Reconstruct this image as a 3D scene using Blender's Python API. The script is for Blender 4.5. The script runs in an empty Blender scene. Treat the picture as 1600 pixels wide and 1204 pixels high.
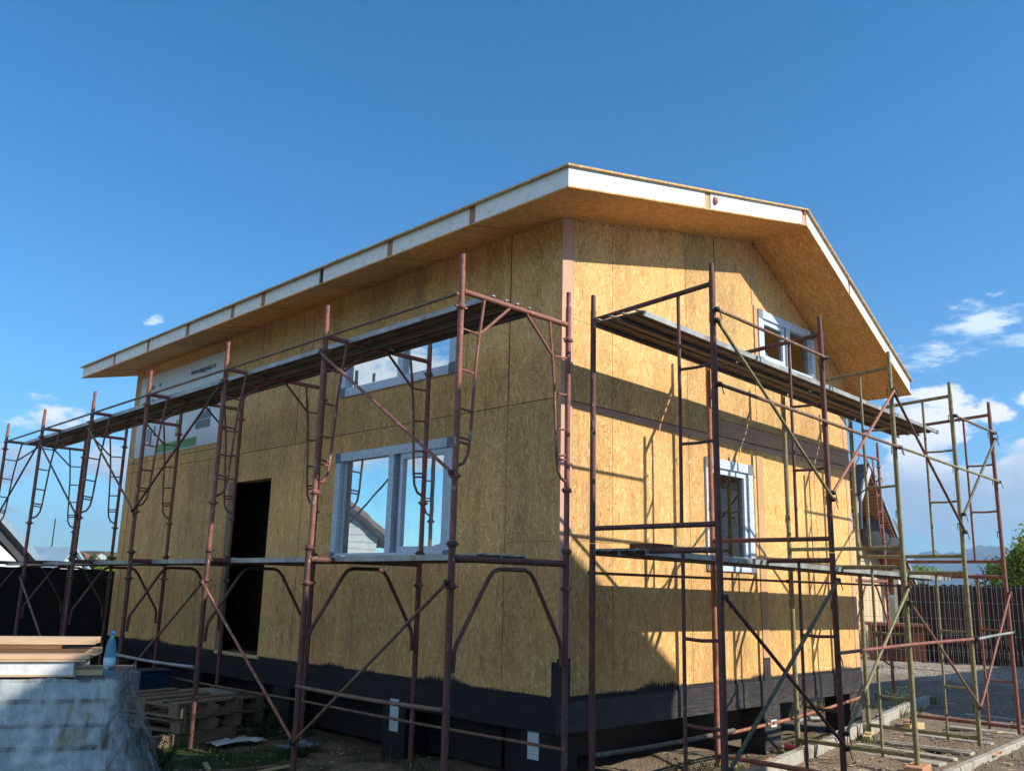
import bpy, bmesh, math, random
from mathutils import Vector, Matrix, noise
random.seed(7)
R = math.radians
S = bpy.context.scene

# ------------------------------------------------------------ camera
cam = bpy.data.cameras.new('camera'); cam_o = bpy.data.objects.new('camera', cam)
S.collection.objects.link(cam_o); S.camera = cam_o
cam.sensor_fit = 'HORIZONTAL'; cam.sensor_width = 36.0
cam.lens = 1396.04 / 1600 * 36.0
cam.clip_start = 0.05; cam.clip_end = 30000
yaw, pitch, roll = R(44.53547), R(12.68448), R(1.365224)
cy_, sy_, cp_, sp_ = math.cos(yaw), math.sin(yaw), math.cos(pitch), math.sin(pitch)
F = Vector((sy_*cp_, cy_*cp_, sp_)); Rt = Vector((cy_, -sy_, 0)); U = Rt.cross(F)
R2 = math.cos(roll)*Rt + math.sin(roll)*U; U2 = -math.sin(roll)*Rt + math.cos(roll)*U
M = Matrix((R2, U2, -F)).transposed().to_4x4(); M.translation = Vector((-5.769, -5.249, 1.607))
cam_o.matrix_world = M
S.render.resolution_x = 1024; S.render.resolution_y = 770

# ------------------------------------------------------------ sun, sky, exposure
SUN = Vector((0.40, -1.0, 0.68)).normalized()
EL = math.asin(SUN.z); AZ = math.atan2(SUN.x, SUN.y)
sl = bpy.data.lights.new('sun', 'SUN'); sl.energy = 4.0; sl.angle = R(0.53); sl.color = (1.0, 0.93, 0.80)
so = bpy.data.objects.new('sun', sl); S.collection.objects.link(so)
so.rotation_euler = SUN.to_track_quat('Z', 'Y').to_euler()
W = bpy.data.worlds.new('World'); S.world = W; W.use_nodes = True
wn = W.node_tree.nodes; wl = W.node_tree.links; wn.clear()
sky = wn.new('ShaderNodeTexSky'); sky.sky_type = 'NISHITA'; sky.sun_disc = False
sky.sun_elevation = EL; sky.sun_rotation = AZ
sky.altitude = 100; sky.air_density = 1.0; sky.dust_density = 0.35; sky.ozone_density = 3.0
bg = wn.new('ShaderNodeBackground'); bg.inputs['Strength'].default_value = 0.15
wo = wn.new('ShaderNodeOutputWorld'); wl.new(bg.outputs[0], wo.inputs[0])
tc = wn.new('ShaderNodeTexCoord')
def wmath(op, a, b=None, clamp=False):
    n = wn.new('ShaderNodeMath'); n.operation = op; n.use_clamp = clamp
    for i, v in enumerate((a, b)):
        if v is None: continue
        if isinstance(v, (int, float)): n.inputs[i].default_value = v
        else: wl.new(v, n.inputs[i])
    return n.outputs[0]
def wramp(v, a, b):
    n = wn.new('ShaderNodeMapRange'); n.interpolation_type = 'SMOOTHSTEP'
    n.inputs[1].default_value = a; n.inputs[2].default_value = b; wl.new(v, n.inputs[0]); return n.outputs[0]
def wnoise(scale, vec, detail=7, rough=0.58, stretch=(1, 1, 1)):
    mp = wn.new('ShaderNodeMapping'); mp.inputs['Scale'].default_value = stretch; wl.new(vec, mp.inputs[0])
    n = wn.new('ShaderNodeTexNoise'); n.inputs['Scale'].default_value = scale; n.inputs['Detail'].default_value = detail
    n.inputs['Roughness'].default_value = rough; wl.new(mp.outputs[0], n.inputs['Vector']); return n.outputs['Fac']
dirv = tc.outputs['Generated']
sep = wn.new('ShaderNodeSeparateXYZ'); wl.new(dirv, sep.inputs[0])
az = wmath('MULTIPLY', wmath('ARCTAN2', sep.outputs[0], sep.outputs[1]), 57.2958)
el = wmath('MULTIPLY', wmath('ARCSINE', sep.outputs[2]), 57.2958)
warp = wnoise(9.0, dirv, 5, 0.6)
warp2 = wnoise(6.0, dirv, 5, 0.6, (1, 1, 3))
azw = wmath('ADD', az, wmath('MULTIPLY', wmath('SUBTRACT', warp, 0.5), 5.0))
elw = wmath('ADD', el, wmath('MULTIPLY', wmath('SUBTRACT', warp2, 0.5), 3.0))
def blob(a, e, ra, re, amp):
    dx = wmath('DIVIDE', wmath('SUBTRACT', azw, a), ra); dy = wmath('DIVIDE', wmath('SUBTRACT', elw, e), re)
    d = wmath('ADD', wmath('MULTIPLY', dx, dx), wmath('MULTIPLY', dy, dy))
    return wmath('MULTIPLY', wmath('SUBTRACT', 1.0, d, True), amp)
def total(bl):
    t = None
    for b in bl:
        o = blob(*b); t = o if t is None else wmath('MAXIMUM', t, o)
    return t
wispy = total([(73.0, 15.3, 3.8, 1.7, .80), (75.5, 14.6, 3, 1.0, .6), (69.8, 14.0, 2.6, 1.2, .6), (74.2, 16.9, .9, .35, .75), (21.7, 15.6, .8, .42, .85),
               (85, 17, 6, 2, .7), (100, 20, 10, 3, .6), (-30, 16, 8, 2, .6)])
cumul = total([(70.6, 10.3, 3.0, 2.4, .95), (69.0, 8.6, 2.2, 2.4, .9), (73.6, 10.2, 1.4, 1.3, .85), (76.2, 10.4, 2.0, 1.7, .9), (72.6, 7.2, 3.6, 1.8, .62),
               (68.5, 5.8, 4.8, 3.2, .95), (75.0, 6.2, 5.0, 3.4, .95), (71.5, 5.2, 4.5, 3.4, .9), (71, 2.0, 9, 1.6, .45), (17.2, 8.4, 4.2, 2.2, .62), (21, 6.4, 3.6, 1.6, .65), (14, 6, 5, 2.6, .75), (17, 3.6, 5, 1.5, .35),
               (-14, 24, 12, 7, .9), (-34, 11, 16, 6, .95), (-50, 30, 18, 12, .95), (-75, 14, 22, 10, .95), (-100, 42, 34, 16, .95), (-130, 18, 30, 12, .95), (-165, 34, 24, 14, .8), (120, 12, 20, 5, .8), (150, 30, 24, 8, .6), (95, 8, 10, 4, .7), (-60, 62, 50, 10, .8)])  # last row: unseen clouds added to throw fill light on the shaded wall
n1 = wnoise(16.0, dirv, 8, 0.62, (1, 1, 2.4)); n2 = wnoise(24.0, dirv, 9, 0.66, (1, 1, 3.4))
dw = wmath('SUBTRACT', wmath('ADD', wispy, wmath('MULTIPLY', wmath('SUBTRACT', n2, .5), 2.4)), .30)
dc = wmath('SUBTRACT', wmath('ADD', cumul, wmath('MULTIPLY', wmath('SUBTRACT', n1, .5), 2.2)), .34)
mw = wmath('MULTIPLY', wmath('MULTIPLY', wramp(dw, 0.0, .75), .72), wramp(wispy, .02, .3))
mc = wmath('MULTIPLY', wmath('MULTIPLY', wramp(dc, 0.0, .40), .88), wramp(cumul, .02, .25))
lit = wnoise(20.0, dirv, 7, 0.6, (1, 1, 2.0))
ccol = wn.new('ShaderNodeMix'); ccol.data_type = 'RGBA'
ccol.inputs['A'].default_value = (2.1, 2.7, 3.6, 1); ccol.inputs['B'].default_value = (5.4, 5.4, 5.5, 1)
cf = wramp(wmath('ADD', wmath('MULTIPLY', lit, .7), wmath('MULTIPLY', wramp(el, 4.5, 10.5), .75)), .35, 1.05)
wl.new(cf, ccol.inputs['Factor'])
hz = wn.new('ShaderNodeMix'); hz.data_type = 'RGBA'                       # a deeper, cooler blue low down, as in the photograph's air
hz.blend_type = 'MULTIPLY'; hz.inputs['Factor'].default_value = 1.0
cr = wn.new('ShaderNodeValToRGB'); wl.new(wmath('DIVIDE', el, 60.0, True), cr.inputs[0])
cr.color_ramp.elements[0].color = (.40, .68, .86, 1); cr.color_ramp.elements[0].position = 0.0
cr.color_ramp.elements[1].color = (.16, .60, .80, 1); cr.color_ramp.elements[1].position = 0.6
wl.new(sky.outputs[0], hz.inputs['A']); wl.new(cr.outputs[0], hz.inputs['B'])
m1 = wn.new('ShaderNodeMix'); m1.data_type = 'RGBA'; wl.new(mw, m1.inputs['Factor']); wl.new(hz.outputs['Result'], m1.inputs['A'])
m1.inputs['B'].default_value = (5.0, 5.6, 6.4, 1)
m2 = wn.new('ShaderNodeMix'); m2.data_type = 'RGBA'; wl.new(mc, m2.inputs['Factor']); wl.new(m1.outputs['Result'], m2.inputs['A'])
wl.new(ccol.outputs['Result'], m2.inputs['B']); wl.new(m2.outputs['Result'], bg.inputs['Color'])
S.view_settings.view_transform = 'Standard'; S.view_settings.look = 'None'; S.view_settings.gamma = 1
S.view_settings.exposure = 0.58

# ------------------------------------------------------------ materials
class NT:
    def __init__(s, name):
        s.m = bpy.data.materials.new(name); s.m.use_nodes = True
        s.n = s.m.node_tree.nodes; s.l = s.m.node_tree.links
        s.b = s.n['Principled BSDF']; s.tc = s.n.new('ShaderNodeTexCoord').outputs['Object']
        s.out = s.n['Material Output']
    def put(s, v, sock):
        if isinstance(v, (int, float)): sock.default_value = v
        elif isinstance(v, tuple): sock.default_value = v if len(v) == 4 or len(sock.default_value) == 3 else v + (1,)
        else: s.l.new(v, sock)
    def math(s, op, a, b=0.0, clamp=False):
        n = s.n.new('ShaderNodeMath'); n.operation = op; n.use_clamp = clamp; s.put(a, n.inputs[0]); s.put(b, n.inputs[1]); return n.outputs[0]
    def mapping(s, v, scale=(1, 1, 1), rot=(0, 0, 0), loc=(0, 0, 0)):
        n = s.n.new('ShaderNodeMapping'); n.inputs['Scale'].default_value = scale; n.inputs['Rotation'].default_value = rot
        n.inputs['Location'].default_value = loc; s.l.new(v, n.inputs[0]); return n.outputs[0]
    def noise(s, v, scale, detail=4, rough=.55, out='Fac'):
        n = s.n.new('ShaderNodeTexNoise'); n.inputs['Scale'].default_value = scale; n.inputs['Detail'].default_value = detail
        n.inputs['Roughness'].default_value = rough; s.l.new(v, n.inputs['Vector']); return n.outputs[out]
    def vor(s, v, scale=1.0, feat='F1', rand=1.0):
        n = s.n.new('ShaderNodeTexVoronoi'); n.feature = feat; n.inputs['Scale'].default_value = scale; n.inputs['Randomness'].default_value = rand
        s.l.new(v, n.inputs['Vector']); return n
    def ramp(s, f, stops):
        n = s.n.new('ShaderNodeValToRGB'); s.put(f, n.inputs[0]); e = n.color_ramp.elements
        while len(e) < len(stops): e.new(0.5)
        for x, (p, c) in zip(e, stops): x.position = p; x.color = c + (1,) if len(c) == 3 else c
        return n.outputs[0]
    def mix(s, f, a, b, mode='MIX'):
        n = s.n.new('ShaderNodeMix'); n.data_type = 'RGBA'; n.blend_type = mode; s.put(f, n.inputs['Factor']); s.put(a, n.inputs['A']); s.put(b, n.inputs['B']); return n.outputs['Result']
    def mr(s, v, a, b, c=0.0, d=1.0):
        n = s.n.new('ShaderNodeMapRange'); n.inputs[1].default_value = a; n.inputs[2].default_value = b; n.inputs[3].default_value = c; n.inputs[4].default_value = d
        s.put(v, n.inputs[0]); return n.outputs[0]
    def sep(s, v):
        n = s.n.new('ShaderNodeSeparateXYZ'); s.l.new(v, n.inputs[0]); return n.outputs
    def comb(s, x, y, z):
        n = s.n.new('ShaderNodeCombineXYZ'); s.put(x, n.inputs[0]); s.put(y, n.inputs[1]); s.put(z, n.inputs[2]); return n.outputs[0]
    def bump(s, h, st=.3, d=.01):
        n = s.n.new('ShaderNodeBump'); n.inputs['Strength'].default_value = st; n.inputs['Distance'].default_value = d
        s.l.new(h, n.inputs['Height']); s.l.new(n.outputs[0], s.b.inputs['Normal'])
    def fin(s, col=None, rough=.7, spec=.3, metal=0.0):
        if col is not None: s.put(col, s.b.inputs['Base Color'])
        s.put(rough, s.b.inputs['Roughness']); s.b.inputs['Specular IOR Level'].default_value = spec; s.b.inputs['Metallic'].default_value = metal
        return s.m

def osb_color(t, uv):
    """oriented strand board: long flakes laid over each other at several angles"""
    wob = t.noise(uv, 3.0, 2, .5, 'Color')
    uvw = t.n.new('ShaderNodeVectorMath'); uvw.operation = 'ADD'; t.l.new(uv, uvw.inputs[0])
    sc = t.n.new('ShaderNodeVectorMath'); sc.operation = 'SCALE'; sc.inputs['Scale'].default_value = .03; t.l.new(wob, sc.inputs[0]); t.l.new(sc.outputs[0], uvw.inputs[1])
    lay = []
    for a, sx, sy, off in ((4, 64, 10, 0), (28, 54, 11, 3.1), (-24, 58, 12, 7.7), (75, 50, 14, 11.3)):
        mp = t.mapping(uvw.outputs[0], (1, 1, 1), (0, 0, R(a)), (off, off * .7, 0)); mp2 = t.mapping(mp, (sx, sy, 1))
        v = t.vor(mp2, 1.0); lay.append(v)
    def val(v): return t.sep(v.outputs['Color'])
    a0 = val(lay[0]); a1 = val(lay[1]); a2 = val(lay[2]); a3 = val(lay[3])
    g = t.math('GREATER_THAN', a0[1], .50); s1 = t.n.new('ShaderNodeMix'); t.put(g, s1.inputs[0]); t.put(a0[0], s1.inputs[2]); t.put(a1[0], s1.inputs[3])
    g = t.math('GREATER_THAN', a1[1], .62); s2 = t.n.new('ShaderNodeMix'); t.put(g, s2.inputs[0]); t.put(s1.outputs[0], s2.inputs[2]); t.put(a2[0], s2.inputs[3])
    g = t.math('GREATER_THAN', a2[1], .80); s3 = t.n.new('ShaderNodeMix'); t.put(g, s3.inputs[0]); t.put(s2.outputs[0], s3.inputs[2]); t.put(a3[0], s3.inputs[3])
    fib = t.noise(t.mapping(uvw.outputs[0], (160, 26, 1)), 1.0, 3, .6)
    big = t.noise(uv, 1.1, 3, .5)
    f = t.math('ADD', t.math('MULTIPLY', s3.outputs[0], .72), t.math('MULTIPLY', t.math('SUBTRACT', fib, .5), .55))
    col = t.ramp(f, [(0.0, (.46, .240, .090)), (.05, (.66, .378, .152)), (.35, (.72, .432, .178)), (.58, (.77, .482, .208)), (.74, (.90, .68, .38))])
    col = t.mix(.5, col, t.ramp(big, [(.3, (.78, .80, .78)), (.7, (1.12, 1.06, 1.0))]), 'MULTIPLY')
    return col, f

def make_osb(name, mode, paint=False, tint=(1, 1, 1)):
    t = NT(name); x, y, z = t.sep(t.tc)[0:3]
    if mode == 'wall': uv = t.comb(t.math('ADD', x, y), z, 0.0)
    elif mode == 'flat': uv = t.comb(x, y, 0.0)
    else: uv = t.comb(y, x, 0.0)
    # every 1.25 m board has its own cut of strands and its own tone
    uu = t.sep(uv)[0]; pid = t.math('ADD', t.math('FLOOR', t.math('DIVIDE', t.math('SUBTRACT', uu, .70), 1.25)), t.math('MULTIPLY', t.math('GREATER_THAN', t.sep(uv)[1], 3.262), 37.0) if mode == 'wall' else 0.0)
    pr = t.n.new('ShaderNodeTexWhiteNoise'); pr.noise_dimensions = '1D'; t.put(pid, pr.inputs['W'])
    col, f = osb_color(t, uv)
    col = t.mix(1.0, col, t.ramp(pr.outputs['Value'], [(0, (.80, .82, .82)), (.5, (.97, .97, .97)), (1, (1.07, 1.02, .95))]), 'MULTIPLY')
    col = t.mix(1.0, col, tint, 'MULTIPLY')
    if mode == 'wall':
        wz = t.comb(t.math('ADD', x, y), z, 0.0); st = t.noise(t.mapping(wz, (2.6, .7, 1)), 1.0, 6, .7); st2 = t.noise(t.mapping(wz, (9, .5, 1)), 1.0, 4, .6)
        col = t.mix(1.0, col, t.ramp(st, [(.38, (.80, .80, .82)), (.50, (1, 1, 1)), (.66, (1.06, 1.05, 1.02))]), 'MULTIPLY')
        col = t.mix(t.math('MULTIPLY', t.mr(st2, .60, .70), .22), col, (.26, .17, .09))
    h = f; rough = .72
    if paint:
        w = t.comb(t.math('ADD', x, y), z, 0.0)
        br = t.noise(t.mapping(w, (130, 3, 1)), 1.0, 3, .7); lo = t.noise(t.mapping(w, (1.1, .01, 1)), 1.0, 2, .5)
        edge = t.math('ADD', .722, t.math('MULTIPLY', t.math('SUBTRACT', lo, .50, True), .34))
        amp = t.math('ADD', .008, t.math('MULTIPLY', t.math('SUBTRACT', lo, .40, True), 1.1))
        edge = t.math('ADD', edge, t.math('MULTIPLY', t.math('SUBTRACT', br, .5), amp))
        mask = t.math('LESS_THAN', z, edge)
        dark = t.ramp(t.noise(t.mapping(w, (90, 7, 1)), 1.0, 5, .6), [(.3, (.010, .011, .014)), (.7, (.034, .033, .036))])
        col = t.mix(mask, col, dark)
    t.fin(col, rough, .25); t.bump(h, .35, .004); return t.m

def wood(name, c1, c2, axis='z', rough=.7):
    t = NT(name); sc = {'x': (3, 60, 60), 'y': (60, 3, 60), 'z': (60, 60, 3)}[axis]
    g = t.noise(t.mapping(t.tc, sc), 1.0, 4, .6); k = t.noise(t.tc, 4.0, 3)
    col = t.ramp(t.math('ADD', t.math('MULTIPLY', g, .7), t.math('MULTIPLY', k, .3)), [(.3, c1), (.7, c2)])
    t.fin(col, rough, .2); t.bump(g, .2, .003); return t.m

def plain(name, c, var=.25, rough=.6, spec=.4, metal=0.0, scale=12, bump=.1, dirt=None):
    t = NT(name); n = t.noise(t.tc, scale, 5, .6)
    a = tuple(v * (1 - var) for v in c); b = tuple(min(1, v * (1 + var)) for v in c)
    col = t.ramp(n, [(.3, a), (.7, b)])
    if dirt:
        d = t.noise(t.tc, scale * .35, 6, .7); col = t.mix(t.mr(d, .52, .66), col, dirt)
    t.fin(col, rough, spec, metal)
    if bump: t.bump(n, bump, .005)
    return t.m

def steel(name, c, rust=(.16, .065, .035), paint2=(.45, .42, .38)):
    t = NT(name); n = t.noise(t.tc, 9, 6, .7); n2 = t.noise(t.tc, 34, 5, .7); n3 = t.noise(t.mapping(t.tc, (1, 1, .4)), 17, 6, .75)
    col = t.ramp(n, [(.3, tuple(v * .7 for v in c)), (.7, tuple(v * 1.25 for v in c))])
    col = t.mix(t.mr(n2, .52, .64), col, rust)
    col = t.mix(t.mr(n3, .61, .66), col, paint2)
    t.fin(col, .62, .35); t.bump(n2, .25, .003); return t.m

MAT = {}
MAT['osb'] = make_osb('osb wall board', 'wall', True, (1.0, .97, .90))
MAT['osb_flat'] = make_osb('osb soffit board', 'rot', False, (1.0, .84, .66))  # warm bounce light put into the tint of the same board
MAT['osb_plain'] = make_osb('osb sheet edge', 'flat', False)
MAT['pinkwood'] = wood('pink treated timber', (.50, .27, .19), (.70, .43, .33), 'z')
MAT['tanwood'] = wood('tan timber strip', (.46, .26, .13), (.62, .40, .22), 'z')
MAT['joistwood'] = wood('brown rafter end', (.28, .15, .09), (.42, .25, .16), 'z')
MAT['plankwood'] = wood('fresh sawn boards', (.55, .36, .22), (.76, .54, .36), 'x')
MAT['oldwood'] = wood('weathered pallet wood', (.16, .12, .08), (.28, .21, .14), 'x')
MAT['paleblock'] = wood('pale timber blocks', (.50, .36, .18), (.66, .50, .28), 'x')
MAT['redwood'] = wood('red brown timber', (.12, .045, .03), (.22, .08, .05), 'x')
MAT['bandwood'] = wood('reddish brown band timber and shade strip', (.40, .23, .15), (.54, .34, .23), 'x')
MAT['seam'] = plain('brown foam seam', (.16, .065, .04), .4, .8)
MAT['pinkfoam'] = plain('pink expanding foam', (.52, .20, .19), .35, .8, bump=.6, scale=40)
MAT['eps'] = plain('white polystyrene', (.78, .78, .78), .08, .8, .2, scale=38, bump=.6, dirt=(.66, .64, .60))
def bitumen(name, a, b, dust):
    t = NT(name); x, y, z = t.sep(t.tc)[0:3]; w = t.comb(t.math('ADD', x, y), z, 0.0)
    st = t.noise(t.mapping(w, (5, 70, 1)), 1.0, 6, .7); st2 = t.noise(t.mapping(w, (60, 5, 1)), 1.0, 5, .7); n = t.noise(w, 5, 6, .7)
    col = t.ramp(t.math('ADD', t.math('MULTIPLY', st, .6), t.math('MULTIPLY', st2, .4)), [(.32, a), (.68, b)])
    col = t.mix(t.mr(n, .50, .70, 0, .8), col, dust); splash = t.mix(t.math('MULTIPLY', t.mr(z, .62, .42), t.mr(st, .45, .6)), col, dust)
    t.fin(splash, t.mr(st, .3, .7, .38, .75), .4); t.bump(st, .45, .006); return t.m
MAT['black'] = bitumen('bitumen paint in shaded tone', (.004, .0045, .006), (.011, .011, .014), (.018, .017, .018))  # copy for shaded faces, shade put into the paint colour
MAT['blacklit'] = bitumen('bitumen paint in sunlit tone', (.014, .013, .015), (.042, .039, .042), (.070, .063, .060))  # same paint for the gable, its sunlit grey put into the colour
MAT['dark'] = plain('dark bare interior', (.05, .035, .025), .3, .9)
MAT['red'] = steel('red oxide painted steel', (.28, .108, .082))
MAT['darkred'] = steel('dark maroon painted steel', (.13, .058, .052))
MAT['orange'] = steel('orange red painted steel', (.38, .15, .095))
MAT['olive'] = steel('olive drab painted steel', (.26, .24, .125), (.14, .09, .05))
MAT['brownsteel'] = steel('rusty brown steel tube', (.21, .13, .085))
MAT['greysteel'] = steel('grey green steel tube', (.125, .12, .085), (.10, .06, .04))
MAT['galv'] = plain('galvanised deck sheet', (.34, .35, .34), .3, .5, .5, .35, scale=8, bump=.15, dirt=(.22, .17, .12))
MAT['deckunder'] = plain('stained deck underside', (.17, .13, .10), .45, .7, .3, 0.0, scale=7, bump=.3, dirt=(.09, .06, .045))
MAT['iron'] = plain('dark iron fittings', (.035, .025, .022), .4, .6, .4)
MAT['concrete'] = plain('pale concrete', (.40, .37, .32), .22, .9, .2, scale=16, bump=.3, dirt=(.26, .21, .16))
MAT['brick'] = plain('orange brick block', (.50, .26, .15), .25, .9, .2, scale=30, bump=.3)
MAT['white'] = plain('white paint', (.74, .75, .74), .06, .6)
MAT['paper'] = plain('white paper patch', (.55, .60, .62), .15, .8, scale=50)
MAT['cream'] = plain('cream rendered wall', (.62, .46, .30), .06, .9, .1)
MAT['blue'] = plain('blue plastic', (.012, .05, .10), .3, .5, .5)
MAT['greyblue'] = plain('grey blue sheeting', (.22, .30, .38), .15, .6, .3)
MAT['whitefar'] = plain('white house wall', (.58, .60, .60), .06, .9, .1, scale=1)
MAT['roofdark'] = plain('dark roof sheet', (.045, .045, .05), .2, .6, scale=2)
MAT['roofblue'] = plain('blue grey metal roof', (.26, .36, .46), .12, .5, scale=.8)
MAT['roofred'] = plain('red roof tiles', (.28, .10, .07), .2, .8, scale=1)
MAT['roofgrey'] = plain('grey brown roof sheet', (.20, .15, .13), .2, .8, scale=1)
MAT['dish'] = plain('grey dish', (.07, .075, .09), .1, .6)
MAT['lilac'] = plain('pale barge board', (.48, .44, .50), .1, .6)
MAT['darkfence'] = wood('black stained fence board', (.010, .009, .009), (.026, .021, .020), 'z')
MAT['brownfence'] = wood('dark brown fence board', (.030, .019, .015), (.075, .045, .035), 'z')
MAT['wire'] = plain('galvanised fence wire', (.32, .32, .31), .1, .5, .4, .3)
MAT['pebble'] = plain('grey stones', (.30, .26, .21), .4, .9, .2, scale=9)
MAT['capblue'] = plain('blue bottle cap', (.02, .14, .55), .05, .4)
MAT['can'] = plain('white spray can', (.60, .60, .62), .1, .4)
MAT['canred'] = plain('pink red cap', (.62, .10, .10), .1, .4)
MAT['winered'] = plain('dark red bottle', (.10, .012, .02), .2, .25, .5)
MAT['txt'] = plain('dark blue print', (.02, .04, .10), .05, .6, bump=0)
MAT['txtgreen'] = plain('green print', (.16, .34, .12), .05, .6, bump=0)
MAT['green'] = plain('green print field', (.13, .36, .13), .05, .6, bump=0)
MAT['vinyl'] = plain('white vinyl banner', (.68, .74, .80), .06, .55, bump=.1, scale=3)
MAT['inkgrey'] = plain('grey print', (.16, .18, .22), .2, .6, bump=0)
MAT['olivegreen'] = plain('yellow green print', (.38, .46, .16), .1, .6, bump=0)
MAT['corner'] = plain('slate corner tape', (.17, .20, .25), .1, .6)
def window_wrap():
    t = NT('printed film on white window frame'); x, y, z = t.sep(t.tc)[0:3]
    uv = t.comb(t.math('ADD', x, y), z, 0.0)
    b = t.n.new('ShaderNodeTexBrick'); b.inputs['Scale'].default_value = 1.0; b.inputs['Brick Width'].default_value = .12; b.inputs['Row Height'].default_value = .028
    b.inputs['Mortar Size'].default_value = .0022; b.inputs['Mortar Smooth'].default_value = .3
    b.inputs['Color1'].default_value = (.50, .59, .72, 1); b.inputs['Color2'].default_value = (.56, .64, .75, 1); b.inputs['Mortar'].default_value = (.30, .38, .55, 1)
    t.l.new(t.mapping(uv, (1, 1, 1), (0, 0, R(3))), b.inputs['Vector'])
    n = t.noise(uv, 22, 3); col = t.mix(t.mr(n, .45, .62), b.outputs[0], (.60, .68, .80))
    return t.fin(col, .45, .5)
MAT['wrap'] = window_wrap()
def glass():
    t = NT('reflective window glass')
    tr = t.n.new('ShaderNodeBsdfTransparent'); tr.inputs[0].default_value = (.62, .68, .66, 1)
    gl = t.n.new('ShaderNodeBsdfGlossy'); gl.inputs['Roughness'].default_value = .0; gl.inputs[0].default_value = (.86, .95, .97, 1)
    fr = t.n.new('ShaderNodeFresnel'); fr.inputs[0].default_value = 1.9
    f = t.mr(fr.outputs[0], .09, .55, .22, .98); mx = t.n.new('ShaderNodeMixShader'); t.l.new(f, mx.inputs[0])
    n = t.noise(t.tc, 1.3, 1); bp = t.n.new('ShaderNodeBump'); bp.inputs['Strength'].default_value = .04; bp.inputs['Distance'].default_value = .02
    t.l.new(n, bp.inputs['Height']); t.l.new(bp.outputs[0], gl.inputs['Normal'])
    t.l.new(tr.outputs[0], mx.inputs[1]); t.l.new(gl.outputs[0], mx.inputs[2]); t.l.new(mx.outputs[0], t.out.inputs[0]); return t.m
MAT['glass'] = glass()
def coated():
    t = NT('sky mirroring coated glass'); gl = t.n.new('ShaderNodeBsdfGlossy'); gl.inputs['Roughness'].default_value = .01
    gl.inputs[0].default_value = (.80, .88, .90, 1); tr = t.n.new('ShaderNodeBsdfTransparent'); tr.inputs[0].default_value = (.3, .35, .35, 1)
    mx = t.n.new('ShaderNodeMixShader'); mx.inputs[0].default_value = .82
    df = t.n.new('ShaderNodeBsdfDiffuse'); df.inputs[0].default_value = (.72, .76, .78, 1); m3 = t.n.new('ShaderNodeMixShader'); t.l.new(t.mr(t.noise(t.tc, 5, 5, .7), .3, .75, .10, .34), m3.inputs[0])
    n = t.noise(t.tc, 2.4, 1); bp = t.n.new('ShaderNodeBump'); bp.inputs['Strength'].default_value = .035; bp.inputs['Distance'].default_value = .02
    t.l.new(n, bp.inputs['Height']); t.l.new(bp.outputs[0], gl.inputs['Normal'])
    t.l.new(tr.outputs[0], mx.inputs[1]); t.l.new(gl.outputs[0], mx.inputs[2]); t.l.new(mx.outputs[0], m3.inputs[1]); t.l.new(df.outputs[0], m3.inputs[2]); t.l.new(m3.outputs[0], t.out.inputs[0]); return t.m
MAT['coated'] = coated()
def film(name, dens, tint):
    t = NT(name); n = t.noise(t.mapping(t.tc, (1, 1, .45)), 9, 5, .62); n2 = t.noise(t.tc, 60, 4, .7)
    tr = t.n.new('ShaderNodeBsdfTransparent'); tr.inputs[0].default_value = (.86, .90, .92, 1)
    t.fin(tint, .2, .8); f = t.mr(t.math('ADD', t.math('MULTIPLY', n, .85), t.math('MULTIPLY', n2, .15)), .40, .66, dens * .15, min(1, dens * 1.5))
    t.bump(n, .35, .01)
    mx = t.n.new('ShaderNodeMixShader'); t.l.new(f, mx.inputs[0]); t.l.new(tr.outputs[0], mx.inputs[1]); t.l.new(t.b.outputs[0], mx.inputs[2]); t.l.new(mx.outputs[0], t.out.inputs[0]); return t.m
MAT['film'] = film('clear crumpled plastic film', .34, (.74, .77, .78))
def pet():
    t = NT('blue tinted bottle plastic'); t.fin((.30, .66, .85), .08, .6)
    tr = t.n.new('ShaderNodeBsdfTransparent'); tr.inputs[0].default_value = (.60, .86, .95, 1); mx = t.n.new('ShaderNodeMixShader'); mx.inputs[0].default_value = .32
    t.l.new(tr.outputs[0], mx.inputs[1]); t.l.new(t.b.outputs[0], mx.inputs[2]); t.l.new(mx.outputs[0], t.out.inputs[0]); return t.m
MAT['pet'] = pet()
def label():
    t = NT('bottle label'); z = t.sep(t.tc)[2]; n = t.noise(t.tc, 45, 3)
    c = t.mix(t.mr(n, .50, .56), t.ramp(t.mr(z, 0.02, .12), [(.0, (.05, .20, .30)), (.35, (.06, .22, .10)), (.6, (.50, .70, .82))]), (.62, .74, .82)); return t.fin(c, .4, .4)
MAT['label'] = label()
def leafmat(name, c):
    t = NT(name); oi = t.n.new('ShaderNodeTexWhiteNoise'); oi.noise_dimensions = '3D'
    g = t.n.new('ShaderNodeNewGeometry'); t.l.new(t.mapping(g.outputs['Position'], (9, 9, 9)), oi.inputs['Vector'])
    n = t.noise(t.tc, 2.2, 3); col = t.ramp(n, [(.3, tuple(v * .6 for v in c)), (.7, tuple(v * 1.5 for v in c))])
    t.fin(col, .55, .3); t.b.inputs['Subsurface Weight'].default_value = 0
    tl = t.n.new('ShaderNodeBsdfTranslucent'); t.l.new(col, tl.inputs[0]); mx = t.n.new('ShaderNodeMixShader'); mx.inputs[0].default_value = .3
    t.l.new(t.b.outputs[0], mx.inputs[1]); t.l.new(tl.outputs[0], mx.inputs[2]); t.l.new(mx.outputs[0], t.out.inputs[0]); return t.m
MAT['leaf'] = leafmat('fresh green leaves', (.22, .28, .05)); MAT['weed'] = leafmat('weed leaves', (.055, .085, .02)); MAT['straw'] = leafmat('dry grass blades', (.22, .19, .08))
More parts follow.
